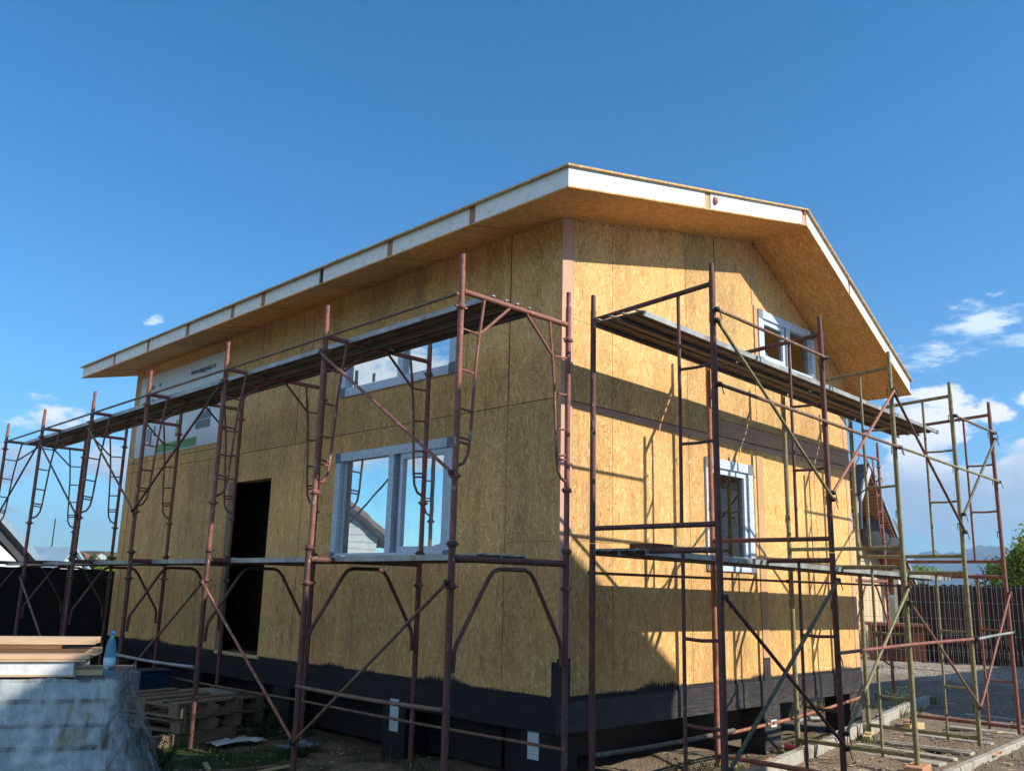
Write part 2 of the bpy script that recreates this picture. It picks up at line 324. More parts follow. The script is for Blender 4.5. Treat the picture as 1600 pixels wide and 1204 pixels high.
MAT['bark'] = plain('bark', (.10, .07, .05), .3, .9)
def soil():
    t = NT('trodden soil and gravel'); x, y, z = t.sep(t.tc)[0:3]
    n = t.noise(t.tc, 2.2, 7, .65); f = t.noise(t.tc, 26, 6, .7); g = t.noise(t.tc, .9, 4, .6)
    earth = t.ramp(t.math('ADD', t.math('MULTIPLY', n, .5), t.math('MULTIPLY', f, .5)), [(.30, (.10, .075, .052)), (.5, (.22, .168, .12)), (.70, (.34, .27, .20))])
    v = t.vor(t.tc, 30); vc = t.sep(v.outputs['Color'])
    gravel = t.ramp(vc[0], [(0, (.15, .12, .09)), (.6, (.36, .30, .235)), (1, (.56, .50, .42))])
    gm = t.math('MAXIMUM', t.mr(t.math('ADD', x, t.math('MULTIPLY', n, 4.0)), 15.2, 16.6), t.mr(f, .58, .64, 0.0, .5))
    col = t.mix(gm, earth, gravel)
    grass = t.ramp(f, [(.35, (.018, .028, .010)), (.65, (.06, .085, .028))])
    left = t.mr(t.math('SUBTRACT', t.math('MULTIPLY', y, .6), x), .4, 2.2)
    col = t.mix(t.math('MULTIPLY', t.mr(g, .44, .54), left), col, grass)
    far = t.mr(t.math('ADD', t.math('ABSOLUTE', x), t.math('ABSOLUTE', y)), 45.0, 80.0)
    col = t.mix(far, col, t.ramp(g, [(.3, (.07, .08, .03)), (.7, (.16, .15, .07))]))
    t.fin(col, .95, .15); t.bump(t.math('ADD', t.math('MULTIPLY', f, .6), t.math('MULTIPLY', v.outputs['Distance'], .5)), .7, .025); return t.m
MAT['soil'] = soil()
def hillmat():
    t = NT('far hillside'); n = t.noise(t.tc, .03, 6, .65); n2 = t.noise(t.tc, .2, 5, .7)
    return t.fin(t.ramp(t.math('ADD', t.math('MULTIPLY', n, .6), t.math('MULTIPLY', n2, .4)), [(.36, (.035, .05, .02)), (.5, (.09, .10, .045)), (.64, (.18, .16, .09))]), .95, .1)
MAT['hill'] = hillmat()
def mtn():
    t = NT('forested mountain'); n = t.noise(t.tc, .004, 7, .65)
    return t.fin(t.ramp(n, [(.35, (.03, .05, .035)), (.65, (.07, .09, .06))]), .95, .05)
MAT['mtn'] = mtn()
def planksoffit():
    t = NT('varnished plank soffit'); y = t.sep(t.tc)[0]
    w = t.n.new('ShaderNodeTexWave'); w.bands_direction = 'Z'; w.inputs['Scale'].default_value = 3.2; w.inputs['Distortion'].default_value = 0; t.l.new(t.tc, w.inputs['Vector'])
    c = t.mix(t.mr(w.outputs['Fac'], 0, .18), (.05, .02, .012), t.ramp(t.noise(t.tc, 3, 3), [(.3, (.22, .085, .04)), (.7, (.36, .15, .07))])); return t.fin(c, .5, .4)
MAT['planksoffit'] = planksoffit()
def siding():
    t = NT('white horizontal siding'); w = t.n.new('ShaderNodeTexWave'); w.bands_direction = 'Z'; w.inputs['Scale'].default_value = 1.6; t.l.new(t.tc, w.inputs['Vector'])
    return t.fin(t.mix(t.mr(w.outputs['Fac'], 0, .12), (.34, .36, .37), (.60, .62, .61)), .7, .2)
MAT['siding'] = siding()

# ------------------------------------------------------------ mesh helpers
class MB:
    def __init__(s): s.v = []; s.f = []; s.sm = []
    def add(s, vs, fs, smooth=False):
        o = len(s.v); s.v += [tuple(v) for v in vs]; s.f += [tuple(i + o for i in f) for f in fs]; s.sm += [smooth] * len(fs); return s
    def box(s, a, b, M=None):
        x0, y0, z0 = a; x1, y1, z1 = b
        v = [Vector(p) for p in ((x0, y0, z0), (x1, y0, z0), (x1, y1, z0), (x0, y1, z0), (x0, y0, z1), (x1, y0, z1), (x1, y1, z1), (x0, y1, z1))]
        if M is not None: v = [M @ p for p in v]
        return s.add(v, [(0, 3, 2, 1), (4, 5, 6, 7), (0, 1, 5, 4), (1, 2, 6, 5), (2, 3, 7, 6), (3, 0, 4, 7)])
    def prism(s, poly, d):
        """poly: list of 3d points, extruded by vector d"""
        n = len(poly); d = Vector(d); p = [Vector(q) for q in poly]
        vs = p + [q + d for q in p]
        nn = Vector((0, 0, 0))
        for i in range(n): nn += p[i].cross(p[(i + 1) % n])
        fs = [tuple(range(n)), tuple(range(2 * n - 1, n - 1, -1))] + [(i + n, (i + 1) % n + n, (i + 1) % n, i) for i in range(n)]
        if nn.dot(d) > 0: fs = [tuple(reversed(f)) for f in fs]
        return s.add(vs, fs)
    def tube(s, pts, r, seg=10, cap=True):
        pts = [Vector(p) for p in pts]; rs = r if isinstance(r, (list, tuple)) else [r] * len(pts)
        n = len(pts); rings = []; ref = None
        for i in range(n):
            if i == 0: t = pts[1] - pts[0]
            elif i == n - 1: t = pts[-1] - pts[-2]
            else: t = (pts[i + 1] - pts[i]).normalized() + (pts[i] - pts[i - 1]).normalized()
            t.normalize()
            if ref is None: ref = Vector((0, 0, 1)) if abs(t.z) < .9 else Vector((1, 0, 0))
            a = (ref - t * ref.dot(t)).normalized(); b = t.cross(a); ref = a
            rings.append([pts[i] + rs[i] * (math.cos(k * 2 * math.pi / seg) * a + math.sin(k * 2 * math.pi / seg) * b) for k in range(seg)])
        vs = [p for ring in rings for p in ring]; fs = []
        for i in range(n - 1):
            for k in range(seg):
                k2 = (k + 1) % seg; fs.append((i * seg + k, i * seg + k2, (i + 1) * seg + k2, (i + 1) * seg + k))
        s.add(vs, fs, True)
        if cap:
            s.add(rings[0], [tuple(reversed(range(seg)))]); s.add(rings[-1], [tuple(range(seg))])
        return s
    def lathe(s, prof, c=(0, 0, 0), seg=20):
        vs = []; fs = []
        for r, z in prof: vs += [(c[0] + r * math.cos(k * 2 * math.pi / seg), c[1] + r * math.sin(k * 2 * math.pi / seg), c[2] + z) for k in range(seg)]
        for i in range(len(prof) - 1):
            for k in range(seg):
                k2 = (k + 1) % seg; fs.append((i * seg + k, i * seg + k2, (i + 1) * seg + k2, (i + 1) * seg + k))
        fs += [tuple(reversed(range(seg))), tuple(range((len(prof) - 1) * seg, len(prof) * seg))]
        return s.add(vs, fs, True)
    def build(s, name, mat, parent=None, bevel=0.0):
        me = bpy.data.meshes.new(name); me.from_pydata(s.v, [], s.f); me.update()
        me.polygons.foreach_set('use_smooth', s.sm)
        me.materials.append(MAT[mat] if isinstance(mat, str) else mat)
        o = bpy.data.objects.new(name, me); S.collection.objects.link(o)
        if parent is not None: o.parent = parent
        if bevel:
            m = o.modifiers.new('bevel', 'BEVEL'); m.width = bevel; m.segments = 1; m.limit_method = 'ANGLE'
        return o
def thing(name, label, cat, loc=(0, 0, 0), rz=0.0, group=None):
    o = bpy.data.objects.new(name, None); S.collection.objects.link(o); o.location = loc; o.rotation_euler = (0, 0, rz)
    o['label'] = label; o['category'] = cat
    if group: o['group'] = group
    return o
def tag(o, label, cat, group=None):
    o['label'] = label; o['category'] = cat
    if group: o['group'] = group
    return o
def kind(o, k, label=None, cat=None):
    o['kind'] = k
    if label: o['label'] = label
    if cat: o['category'] = cat
    return o
def dup(root, loc, rz, label, group=None):
    r = root.copy(); S.collection.objects.link(r); r.location = loc; r.rotation_euler = (0, 0, rz); r['label'] = label
    if group: r['group'] = group
    for ch in list(root.children):
        c = ch.copy(); S.collection.objects.link(c); c.parent = r
        for g in list(ch.children):
            d = g.copy(); S.collection.objects.link(d); d.parent = c
    return r

# ------------------------------------------------------------ ground
def ground():
    def axis(lo, hi, st, far):
        a = []; x = lo
        while x <= hi: a.append(x); x += st
        s = st; x = hi
        while x < far: s *= 1.35; x += s; a.append(x)
        s = st; x = lo; pre = []
        while x > -far: s *= 1.35; x -= s; pre.append(x)
        return pre[::-1] + a
    xs = axis(-6, 12, .09, 9000); ys = axis(-4, 10, .09, 9000)
    vs = []
    for y in ys:
        for x in xs:
            r = math.hypot(x, y); h = 0.0
            if r < 60:
                h = .05 * noise.noise(Vector((x * .9, y * .9, 0))) + .022 * noise.noise(Vector((x * 4, y * 4, 3))) + .012 * noise.noise(Vector((x * 13, y * 13, 5)))
                if -.3 < x < 6 and y > -.1 and y < 9.6: h -= .03
            vs.append((x, y, h - .03))
    nx = len(xs); fs = [(j * nx + i, j * nx + i + 1, (j + 1) * nx + i + 1, (j + 1) * nx + i) for j in range(len(ys) - 1) for i in range(nx - 1)]
    m = MB(); m.add(vs, fs, True); return kind(m.build('ground', 'soil'), 'structure')
ground()
# hillside with a far settlement, and mountains
def ridge(name, mat, pts, depth, base, k=.4):
    """pts: (x, y, z) crest; a rounded ridge falling to both sides"""
    m = MB(); vs = []; n = len(pts)
    for (x, y, z) in pts:
        d = Vector((x, y, 0)).normalized()
        for q, hh in ((-1, 0), (-.6, .35), (-.25, .8), (0, 1), (.3, .75), (1, 0)):
            vs.append((x + d.x * depth * q, y + d.y * depth * q, base + (z - base) * hh))
    fs = [(i * 6 + j, (i + 1) * 6 + j, (i + 1) * 6 + j + 1, i * 6 + j + 1) for i in range(n - 1) for j in range(5)]
    m.add(vs, fs, True); return kind(m.build(name, mat), 'structure')
pts = []
for i in range(60):
    a = R(2 + i * .62); d = 330; h = 8.2 + 2.2 * noise.noise(Vector((i * .25, 0, 0))) + (1.5 if i > 25 else 0)
    pts.append((-5.8 + d * math.sin(a), -5.2 + d * math.cos(a), h))
ridge('hill', 'hill', pts, 190, -1)
pts = []
for i in range(140):
    a = 55 + i * .28; x = a
    h = 225 + 130 * math.exp(-((x - 72.6) / 2.2) ** 2) + 60 * math.exp(-((x - 69.5) / 1.2) ** 2) - 260 * max(0, (68.3 - x) / 6) + 40 * noise.noise(Vector((x * .8, 1, 0))) + 26 * noise.noise(Vector((x * 2.6, 4, 0)))
    a = R(a); pts.append((7000 * math.sin(a), 7000 * math.cos(a), max(h, 20)))
ridge('mountains', 'mtn', pts, 1500, -5)

# ------------------------------------------------------------ the house
HX, HY = 5.70, 9.55           # gable width, length
Z0, ZP = 0.43, 0.73           # underside of ring beam, floor
HL, HR, XR, ZR = 4.97, 4.455, 3.41, 5.76
T = .17
house = thing('timber_house', 'unfinished two storey house of bare strand board panels on black footings', 'house', (0, 0, 0))
def zroof(x): return HL + (ZR - HL) * x / XR if x <= XR else ZR - (ZR - HR) * (x - XR) / (HX - XR)
# long wall (x=0) with openings (y0,y1,z0,z1)
def wall_grid(ops, umin, umax, ztop, fn, name):
    us = sorted({umin, umax, *[o[0] for o in ops], *[o[1] for o in ops]}); m = MB()
    for a, b in zip(us[:-1], us[1:]):
        zs = [(o[2], o[3]) for o in ops if o[0] <= a + 1e-6 and o[1] >= b - 1e-6]; zs.sort(); z = Z0
        segs = []
        for c, d in zs:
            if c > z: segs.append((z, c))
            z = d
        segs.append((z, None))
        for c, d in segs: fn(m, a, b, c, d)
    return m.build(name, 'osb', house)
def longfn(m, a, b, c, d): m.box((0, a, c), (T, b, HL + .02 if d is None else d))
ops_long = [(1.40, 3.45, 1.83, 3.05), (1.42, 3.45, 3.71, 4.36), (4.90, 5.86, ZP, 2.88)]
wall_grid(ops_long, T, HY, HL, longfn, 'side_wall')
def gabfn(m, a, b, c, d):
    if d is not None: m.box((a, 0, c), (b, T, d)); return
    xs = [a] + ([XR] if a < XR < b else []) + [b]
    m.prism([(a, 0, c), (b, 0, c)] + [(x, 0, zroof(x)) for x in reversed(xs)], (0, T, 0))
ops_gab = [(2.27, 3.21, 1.82, 3.0), (3.47, 4.86, 4.22, 4.92)]
wall_grid(ops_gab, 0.0, HX, ZR, gabfn, 'gable_wall')
m = MB(); m.box((HX - T, T, Z0), (HX, HY, HR)); m.box((T, HY - T, Z0), (HX - T, HY, HR)); 
m.prism([(T, HY - T, HR), (HX - T, HY - T, HR), (XR, HY - T, ZR), (T, HY - T, HL)], (0, T, 0)); m.build('rear_wall', 'osb', house)
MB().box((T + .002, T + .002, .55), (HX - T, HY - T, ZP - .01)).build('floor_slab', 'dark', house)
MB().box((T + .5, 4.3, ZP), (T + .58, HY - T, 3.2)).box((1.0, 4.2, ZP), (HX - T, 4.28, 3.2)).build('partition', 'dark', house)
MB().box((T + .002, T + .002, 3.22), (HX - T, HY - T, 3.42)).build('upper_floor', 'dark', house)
# ring beam board, slightly proud, along both visible faces
MB().box((-.012, -.012, Z0 - .005), (HX + .012, 0, ZP - .05)).build('ring_beam', 'blacklit', house, .004)
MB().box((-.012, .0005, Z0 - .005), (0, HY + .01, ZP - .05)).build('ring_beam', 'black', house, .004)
m = MB(); m.box((.3, .3, .0), (.34, HY, Z0)); m.box((.3, .9, .0), (HX, .94, Z0)); m.build('crawl_shade_sheet', 'black', house)  # black sheets standing in for the shade under the floor
# piers
for (x, y, w, d) in ((3.28, -.02, .34, .30), (5.36, -.0, .32, .34), (.02, .08, .34, .36), (-.01, 1.98, .3, .36), (-.01, 4.1, .3, .36), (-.01, 6.3, .3, .36), (-.01, 8.6, .3, .4)):
    p = MB().box((x, y, -.12), (x + w, y + d, Z0 - .006)).build('pier', 'blacklit' if x > 1 else 'black', house, .008)
    if x > 3 and x < 4: MB().box((x + .12, y - .006, .20), (x + .24, y, .275)).build('paper_tag', 'paper', p)
    if x < 0.1 and y < 3: MB().box((x - .006, y + (.13 if y < 1 else .10), .20), (x, y + (.26 if y < 1 else .235), .50)).build('paper_tag', 'paper', p)
# corner post and pink strips
m = MB(); m.box((0, -.014, 1.03), (.15, 0, HL + .01)); m.build('corner_post', 'pinkwood', house)
m = MB(); m.box((-.004, -.016, ZP - .05), (.15, 0, 1.03)); m.box((-.004, 0, ZP - .05), (0, .06, 1.0)); m.build('painted_post_foot', 'black', house)
MB().box((3.325, -.012, .92), (3.46, 0, 3.22)).build('trim_board', 'tanwood', house); MB().box((3.385, -.014, 4.30), (3.455, 0, 4.94)).build('trim_board', 'tanwood', house)
MB().box((3.325, -.012, ZP - .05), (3.46, 0, .92)).build('painted_trim_foot', 'blacklit', house)
MB().box((3.36, -.006, 4.942), (3.41, 0, ZR - .03)).build('edge_strip', 'pinkwood', house); MB().box((5.58, -.006, ZP), (5.62, 0, HR)).build('edge_strip', 'pinkwood', house)
# seams
m = MB()
def vs_(x, z0, z1, w=.006): m.box((x - w / 2, -.002, z0), (x + w / 2, 0, z1))
vs_(.16, ZP, HL + .03, .012); vs_(.74, ZP, 3.25, .003); vs_(.95 * .78, 3.26, HL + .15, .003); vs_(2.57, 3.26, 5.55, .014); vs_(3.415, 4.94, ZR - .03, .012)
vs_(3.47, ZP, 3.0, .012); vs_(1.99, ZP, 3.2, .003); vs_(1.99, 3.3, 5.4, .003); vs_(4.72, ZP, 3.2, .003); vs_(5.60, ZP, HR, .004); vs_(3.38, 3.44, 4.2, .005)
MB().box((2.6, -.007, 3.266), (HX, 0, 3.438)).build('floor_band', 'bandwood', house); MB().box((.165, -.005, 3.19), (HX, 0, 3.251)).build('floor_band', 'bandwood', house)  # upper band is timber; lower strip paints the reddish shade below the seam
m.box((.16, -.002, 3.252), (HX, 0, 3.264)); m.box((2.6, -.002, 3.44), (HX, 0, 3.448)); m.box((.16, -.002, 2.015), (.74, 0, 2.018)); m.box((.16, -.002, 4.03), (.8, 0, 4.032))
def ls_(y, z0, z1, w=.006): m.box((-.002, y - w / 2, z0), (0, y + w / 2, z1))
ls_(.66, 3.27, HL, .012); ls_(.66, ZP, 3.26, .004); ls_(1.27, 3.28, HL, .003); ls_(1.28, ZP, 1.83, .002); ls_(3.62, 3.28, HL, .003); ls_(4.16, ZP, HL, .007); ls_(4.40, 3.27, HL, .010); ls_(5.4, 3.27, HL, .003); ls_(6.65, ZP, 3.25, .003); ls_(7.9, ZP, 3.25, .003); ls_(9.30, ZP, HL, .01)
m.box((-.002, .02, 3.266), (0, 3.5, 3.274)); m.box((-.002, 3.5, 3.255), (0, HY, 3.263)); m.box((-.002, 6.2, 3.40), (0, HY, 3.408)); m.box((-.002, .02, 2.0), (0, .62, 2.003)); m.box((-.002, .02, 1.35), (0, .66, 1.352))
m.build('panel_seam', 'seam', house)
m = MB()
def screw(ax, u, z):
    c = (u, -.001, z) if ax == 'y' else (-.001, u, z); q = .0045
    if ax == 'y': m.box((u - q, -.0015, z - q), (u + q, .0, z + q))
    else: m.box((-.0015, u - q, z - q), (.0, u + q, z + q))
for u in (.20, .70, .78, 1.95, 2.03, 3.43 + .1, 4.68, 4.76, 5.55):
    z = .85
    while z < zroof(u) - .1:
        if not ((2.2 < u < 3.3 and 1.8 < z < 3.05) or (3.4 < u < 4.9 and 4.15 < z < 5)): screw('y', u + random.uniform(-.006, .006), z)
        z += .17
for u in (.05, .62, .70, 1.24, 1.32, 3.58, 3.66, 4.12, 4.20, 6.61, 6.69, 7.86, 7.94):
    z = .85
    while z < HL - .05:
        screw('x', u + random.uniform(-.006, .006), z); z += .17
for k in range(36):
    screw('y', .2 + k * .15, 3.30) if False else None
kind(m.build('screw_heads', 'iron', house), 'stuff')
# scuffs of foam on the gable
m = MB()
for k in range(26):
    x = .2 + k * .12 + random.uniform(-.04, .04); z = zroof(x) - random.uniform(.0, .03)
    m.lathe([(.006, -.008), (random.uniform(.010, .020), 0), (.004, .010)], (x, -.004, z - .006), 7)
for k in range(30):
    x = XR + .03 + k * .074; z = zroof(x) - .01
    m.lathe([(.006, -.012), (random.uniform(.012, .024), 0), (.004, .012)], (x, -.004, z), 7)
m.lathe([(.01, -.03), (.035, 0), (.01, .03)], (2.93 + .5, -.01, ZR - .06), 8)
m.build('expanding_foam', 'pinkfoam', house)

# windows
def window(ax, u0, u1, z0, z1, panes, shade, label, mull=None):
    """ax 'x': on the long wall plane x=0 (u = y); 'y': on the gable plane (u = x). proud frame 2.5 cm"""
    def B(m, ua, ub, za, zb, d0, d1):
        if ax == 'y': m.box((ua, d0, za), (ub, d1, zb))
        else: m.box((d0, ua, za), (d1, ub, zb))
    fw = .095; e = .0015
    m = MB(); f0, f1 = -.025, .06
    B(m, u0 + fw, u1 - fw, z0, z0 + fw, f0, f1); B(m, u0 + fw, u1 - fw, z1 - fw, z1, f0, f1)
    B(m, u0, u0 + fw, z0, z1, f0, f1); B(m, u1 - fw, u1, z0, z1, f0, f1)
    fr = m.build('window', 'wrap', house); fr['label'] = label
    if mull: mm = MB(); B(mm, mull - .045, mull + .045, z0 + fw + e, z1 - fw - e, f0 + .004, f1 - .004); mm.build('mullion', 'wrap', fr)
    for ua in (u0, u1 - fw):
        for za in (z0, z1 - fw * 1.15): m = MB(); B(m, ua - .002, ua + fw + .002, za - .002, za + fw * 1.15 + .002, f0 - .003, f0 + .001); m.build('corner_tape', 'corner', fr)
    for (a, b, sash, gm) in panes:
        za, zb = z0 + fw, z1 - fw
        if sash:
            s = .06; m = MB(); q0, q1 = .0, .05
            B(m, a, b, za + e, za + s, q0, q1); B(m, a, b, zb - s, zb - e, q0, q1); B(m, a, a + s, za + s, zb - s, q0, q1); B(m, b - s, b, za + s, zb - s, q0, q1)
            m.build('sash', 'greysash' if False else 'wrap', fr); a2, b2, za, zb = a + s, b - s, za + s, zb - s
            m = MB(); g = .012; B(m, a, a + g, za - s + e, zb + s - e, q0 - .004, q0 + .001); B(m, b - g, b, za - s + e, zb + s - e, q0 - .004, q0 + .001); m.build('gasket', 'corner', fr)
        else: a2, b2 = a, b
        m = MB(); B(m, a2 + e, b2 - e, za + e, zb - e, .028, .034); m.build('glass_pane', gm, fr)
    return fr
w1 = window('x', 1.40, 3.45, 1.83, 3.05, [(1.505, 2.28, True, 'coated'), (2.45, 3.345, False, 'coated')], True, 'wide lower window on the shaded side reflecting the sky', 2.40)
w2 = window('x', 1.42, 3.45, 3.71, 4.36, [(1.515, 2.29, False, 'coated'), (2.38, 3.355, False, 'coated')], True, 'upper window on the shaded side behind the platform', 2.335)
MB().box((.026, 2.85, 3.83), (.029, 2.90, 3.93)).build('handle_mark', 'corner', w2)
w3 = window('y', 2.27, 3.21, 1.82, 3.0, [(2.37, 3.11, True, 'glass')], False, 'lower window on the sunlit gable')
w4 = window('y', 3.47, 4.86, 4.22, 4.92, [(3.57, 4.13, True, 'glass'), (4.23, 4.76, False, 'glass')], False, 'upper window of two panes on the sunlit gable', 4.18)
MB().box((2.36, .55, 2.45), (3.12, .56, 2.95)).build('roller_blind', 'greyblue', w3)
# brown blinds of bare board seen through the upper gable window
# door opening: threshold and grey jamb
dr = MB().box((-.02, 4.86, ZP - .045), (.10, 5.97, ZP + .0)).build('door_threshold', 'paleblock', house, .004)
MB().box((.0, 5.86, ZP + .001), (T, 5.96, 2.88)).build('door_jamb', 'oldwood', house)
m = MB(); m.box((-.012, 5.86, ZP + .002), (-.001, 5.975, 2.87)); m.build('door_trim', 'oldwood', house)

m = None
for y in (4.95, 5.4, 5.85):
    MB().box((2.2, y, ZP), (2.26, y + .09, 3.2)).build('stud', 'joistwood', house)
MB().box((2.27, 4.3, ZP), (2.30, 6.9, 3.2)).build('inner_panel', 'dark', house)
# roof: prism layers following the slopes
SL, SR = (ZR - HL) / XR, (ZR - HR) / (HX - XR)
XE, XW, YF, YB = -.72, 6.10, -.72, 10.06
def zs(x): return HL + SL * x if x <= XR else ZR - SR * (x - XR)
def roof_layer(m, x0, x1, y0, y1, t0, t1):
    """a slab between heights t0..t1 above the soffit plane"""
    xs = [x0] + ([XR] if x0 < XR < x1 else []) + [x1]
    lo = [(x, y0, zs(x) + t0) for x in xs]; hi = [(x, y0, zs(x) + t1) for x in reversed(xs)]
    n = len(xs)
    for i in range(n - 1):
        a, b = xs[i], xs[i + 1]
        m.prism([(a, y0, zs(a) + t0), (b, y0, zs(b) + t0), (b, y0, zs(b) + t1), (a, y0, zs(a) + t1)], (0, y1 - y0, 0))
m = MB(); roof_layer(m, XE + .0, XW + .03, YF, YB, .0, .014); roof = m.build('roof', 'osb_flat', house)
m = MB(); roof_layer(m, XE - .035, XW + .035, YF - .03, YB + .03, .184, .200); m.build('top_board', 'osb_plain', roof)
# foam core pieces between timber strips: along the eave and along the rakes
strips = [.46, 1.70, 2.95, 4.21, 4.965, 6.215, 7.475, 8.73]
m = MB(); ys = [YF + .002] + [v for q in strips for v in (q - .045, q + .045)] + [YB - .002]
for i in range(0, len(ys), 2):
    dd = random.uniform(0, .012) + (.008 if i else 0)
    m.prism([(XE + dd, ys[i], zs(XE) + .015), (-.2, ys[i], zs(-.2) + .015), (-.2, ys[i], zs(-.2) + .183), (XE + dd, ys[i], zs(XE) + .183)], (0, ys[i + 1] - ys[i], 0))
m.build('foam_core', 'eps', roof)
for i, q in enumerate(strips):
    m = MB(); ins = .035 if i == 2 else .018
    m.prism([(XE + ins, q - .044, zs(XE) + .015), (0, q - .044, zs(0) + .015), (0, q - .044, zs(0) + .183), (XE + ins, q - .044, zs(XE) + .183)], (0, .088, 0))
    m.build('rafter_end', 'black' if i == 2 else 'joistwood', roof)
m = MB()
def rake(x0, x1, y0=YF + .003, y1=YF + .6):
    m.prism([(x0, y0, zs(x0) + .015), (x1, y0, zs(x1) + .015), (x1, y0, zs(x1) + .183), (x0, y0, zs(x0) + .183)], (0, y1 - y0, 0))
rake(-.19, 1.30); rake(1.40, 3.30); rake(3.42, 4.42); rake(4.46, 6.06)
m.prism([(XE + .004, YF + .004, zs(XE) + .015), (-.19, YF + .004, zs(-.19) + .015), (-.19, YF + .004, zs(-.19) + .183), (XE + .004, YF + .004, zs(XE) + .183)], (0, .6, 0))
m.prism([(6.06, YF + .003, zs(6.06) + .015), (XW, YF + .003, zs(XW) + .015), (XW, YF + .003, zs(XW) + .183), (6.06, YF + .003, zs(6.06) + .183)], (0, YB - YF, 0))
m.build('foam_core', 'eps', roof)
for a, b, mt in ((1.305, 1.395, 'tanwood'), (3.305, 3.415, 'pinkwood'), (4.425, 4.455, 'joistwood')):
    m = MB(); m.prism([(a, YF + .012, zs(a) + .015), (b, YF + .012, zs(b) + .015), (b, YF + .012, zs(b) + .183), (a, YF + .012, zs(a) + .183)], (0, .6, 0)); m.build('rafter_end', mt, roof)
m = MB(); m.lathe([(.01, -.04), (.035, -.01), (.028, .03), (.01, .05)], (1.47, YF - .002, zs(1.47) + .10), 9); m.lathe([(.01, -.03), (.02, 0), (.01, .03)], (3.37, YF + .006, zs(3.37) + .16), 9)
m.build('expanding_foam', 'pinkfoam', roof)
m = MB()                                  # soffit joints
for q in (.46, 1.70, 2.95, 4.21, 5.46, 6.71, 7.96, 9.2):
    m.prism([(XE + .01, q, zs(XE + .01) - .0025), (-.02, q, zs(-.02) - .0025), (-.02, q, zs(-.02)), (XE + .01, q, zs(XE + .01))], (0, .006, 0))
for x in (-.02,): pass
m.build('soffit_joint', 'seam', roof)

# banner on the side wall
ban = thing('banner', 'white advertising banner with green field stapled high on the far end of the side wall', 'banner')
MB().box((-.012, 6.46, 3.48), (-.004, 9.30, 4.80)).build('banner_sheet', 'vinyl', ban)
def text(s, y, z, size, mat, bold=0.0, xs=1.0):
    c = bpy.data.curves.new('lettering', 'FONT'); c.body = s; c.size = size; c.extrude = .001; c.offset = bold; c.space_character = 1.0
    o = bpy.data.objects.new('lettering', c); S.collection.objects.link(o)
    dg = bpy.context.evaluated_depsgraph_get(); me = bpy.data.meshes.new_from_object(o.evaluated_get(dg)); bpy.data.objects.remove(o)
    Mx = Matrix(((0, 0, -1, -.0145), (-xs, 0, 0, y), (0, 1, 0, z), (0, 0, 0, 1)))
    me.transform(Mx); me.materials.clear(); me.materials.append(MAT[mat]); p = bpy.data.objects.new('lettering', me); S.collection.objects.link(p); p.parent = ban; return p
text('www.happysip.ro', 7.50, 4.60, .115, 'txt', .002, .98)
text('happy', 9.00, 4.58, .10, 'txt', .001); text('sip', 8.62, 4.58, .10, 'txtgreen', .002)
text('arata ca o casa', 9.12, 4.28, .235, 'txt', .004, .90)
m = MB(); m.box((-.016, 7.11, 3.50), (-.0125, 8.45, 3.63)); m.build('green_field', 'green', ban)
t_ = text('0742 335 365', 8.0, 3.53, .10, 'txt', .001)
m = MB(); 
def pq(y0, z0, y1, z1): m.box((-.016, min(y0, y1), z0), (-.0125, max(y0, y1), z1))
pq(7.18, 3.74, 6.72, 3.86)
m.prism([(-.016, 7.22, 3.87), (-.016, 6.70, 3.87), (-.016, 6.76, 4.02), (-.016, 6.98, 3.97)], (.0035, 0, 0)); m.build('printed_house', 'inkgrey', ban)
m = MB(); pq(8.86, 3.72, 8.80, 3.92); pq(8.76, 3.66, 8.68, 3.88); pq(8.62, 3.78, 8.57, 3.95); m.build('printed_panel', 'inkgrey', ban)
m = MB(); pq(7.84, 3.70, 7.76, 3.95); m.build('printed_panel', 'olivegreen', ban)

# ------------------------------------------------------------ scaffolding
PR = .0245
def collar(m, x, y, z, r=PR):
    m.lathe([(r + .001, -.022), (r + .013, -.018), (r + .013, .018), (r + .001, .022)], (x, y, z), 10)
    m.box((x - .060, y - .008, z - .006), (x + .060, y + .008, z + .006))
def pin(m, x, y, z):
    m.tube([(x, y, z), (x + .05, y - .012, z + .004)], .007, 6); m.tube([(x + .045, y - .01, z + .01), (x + .05, y - .012, z - .07)], .0045, 5)
def arc(c, r, a0, a1, n=5): return [(c[0] + r * math.cos(R(a0 + (a1 - a0) * i / n)), 0, c[1] + r * math.sin(R(a0 + (a1 - a0) * i / n))) for i in range(n + 1)]
WP = 1.24
def p_upper(mat, label, group):
    t = thing('scaffold_frame', label, 'scaffold frame', group=group)
    for x in (0, WP):
        MB().tube([(x, 0, 1.93), (x, 0, 3.99)], PR).tube([(x, 0, 3.98), (x, 0, 4.13)], .0205).build('post', mat, t)
        for zc in (3.70, 2.40): m = MB(); collar(m, x, 0, zc); m.build('coupler', mat, t)
    MB().tube([(.02, 0, 3.83), (WP - .02, 0, 3.83)], .0235).build('transom', mat, t)
    for s, x0 in ((1, 0), (-1, WP)):
        X = lambda d: x0 + s * d
        MB().tube([(X(.24), 0, 3.81), (X(.20), 0, 3.52), (X(.175), 0, 3.30), (X(.135), 0, 2.68), (X(.12), 0, 2.57), (X(.08), 0, 2.50), (X(.02), 0, 2.47)], .0125).build('ladder_rail', mat, t)
        MB().tube([(X(.52), 0, 3.81), (X(.21), 0, 3.53)], .0125).build('diagonal_strut', mat, t)
        for z, d in ((3.52, .20), (3.20, .165), (2.90, .145), (2.68, .135), (2.645, .133)):
            MB().tube([(X(.02), 0, z + .01), (X(d), 0, z)], .0095, 8).build('rung', mat, t)
    return t
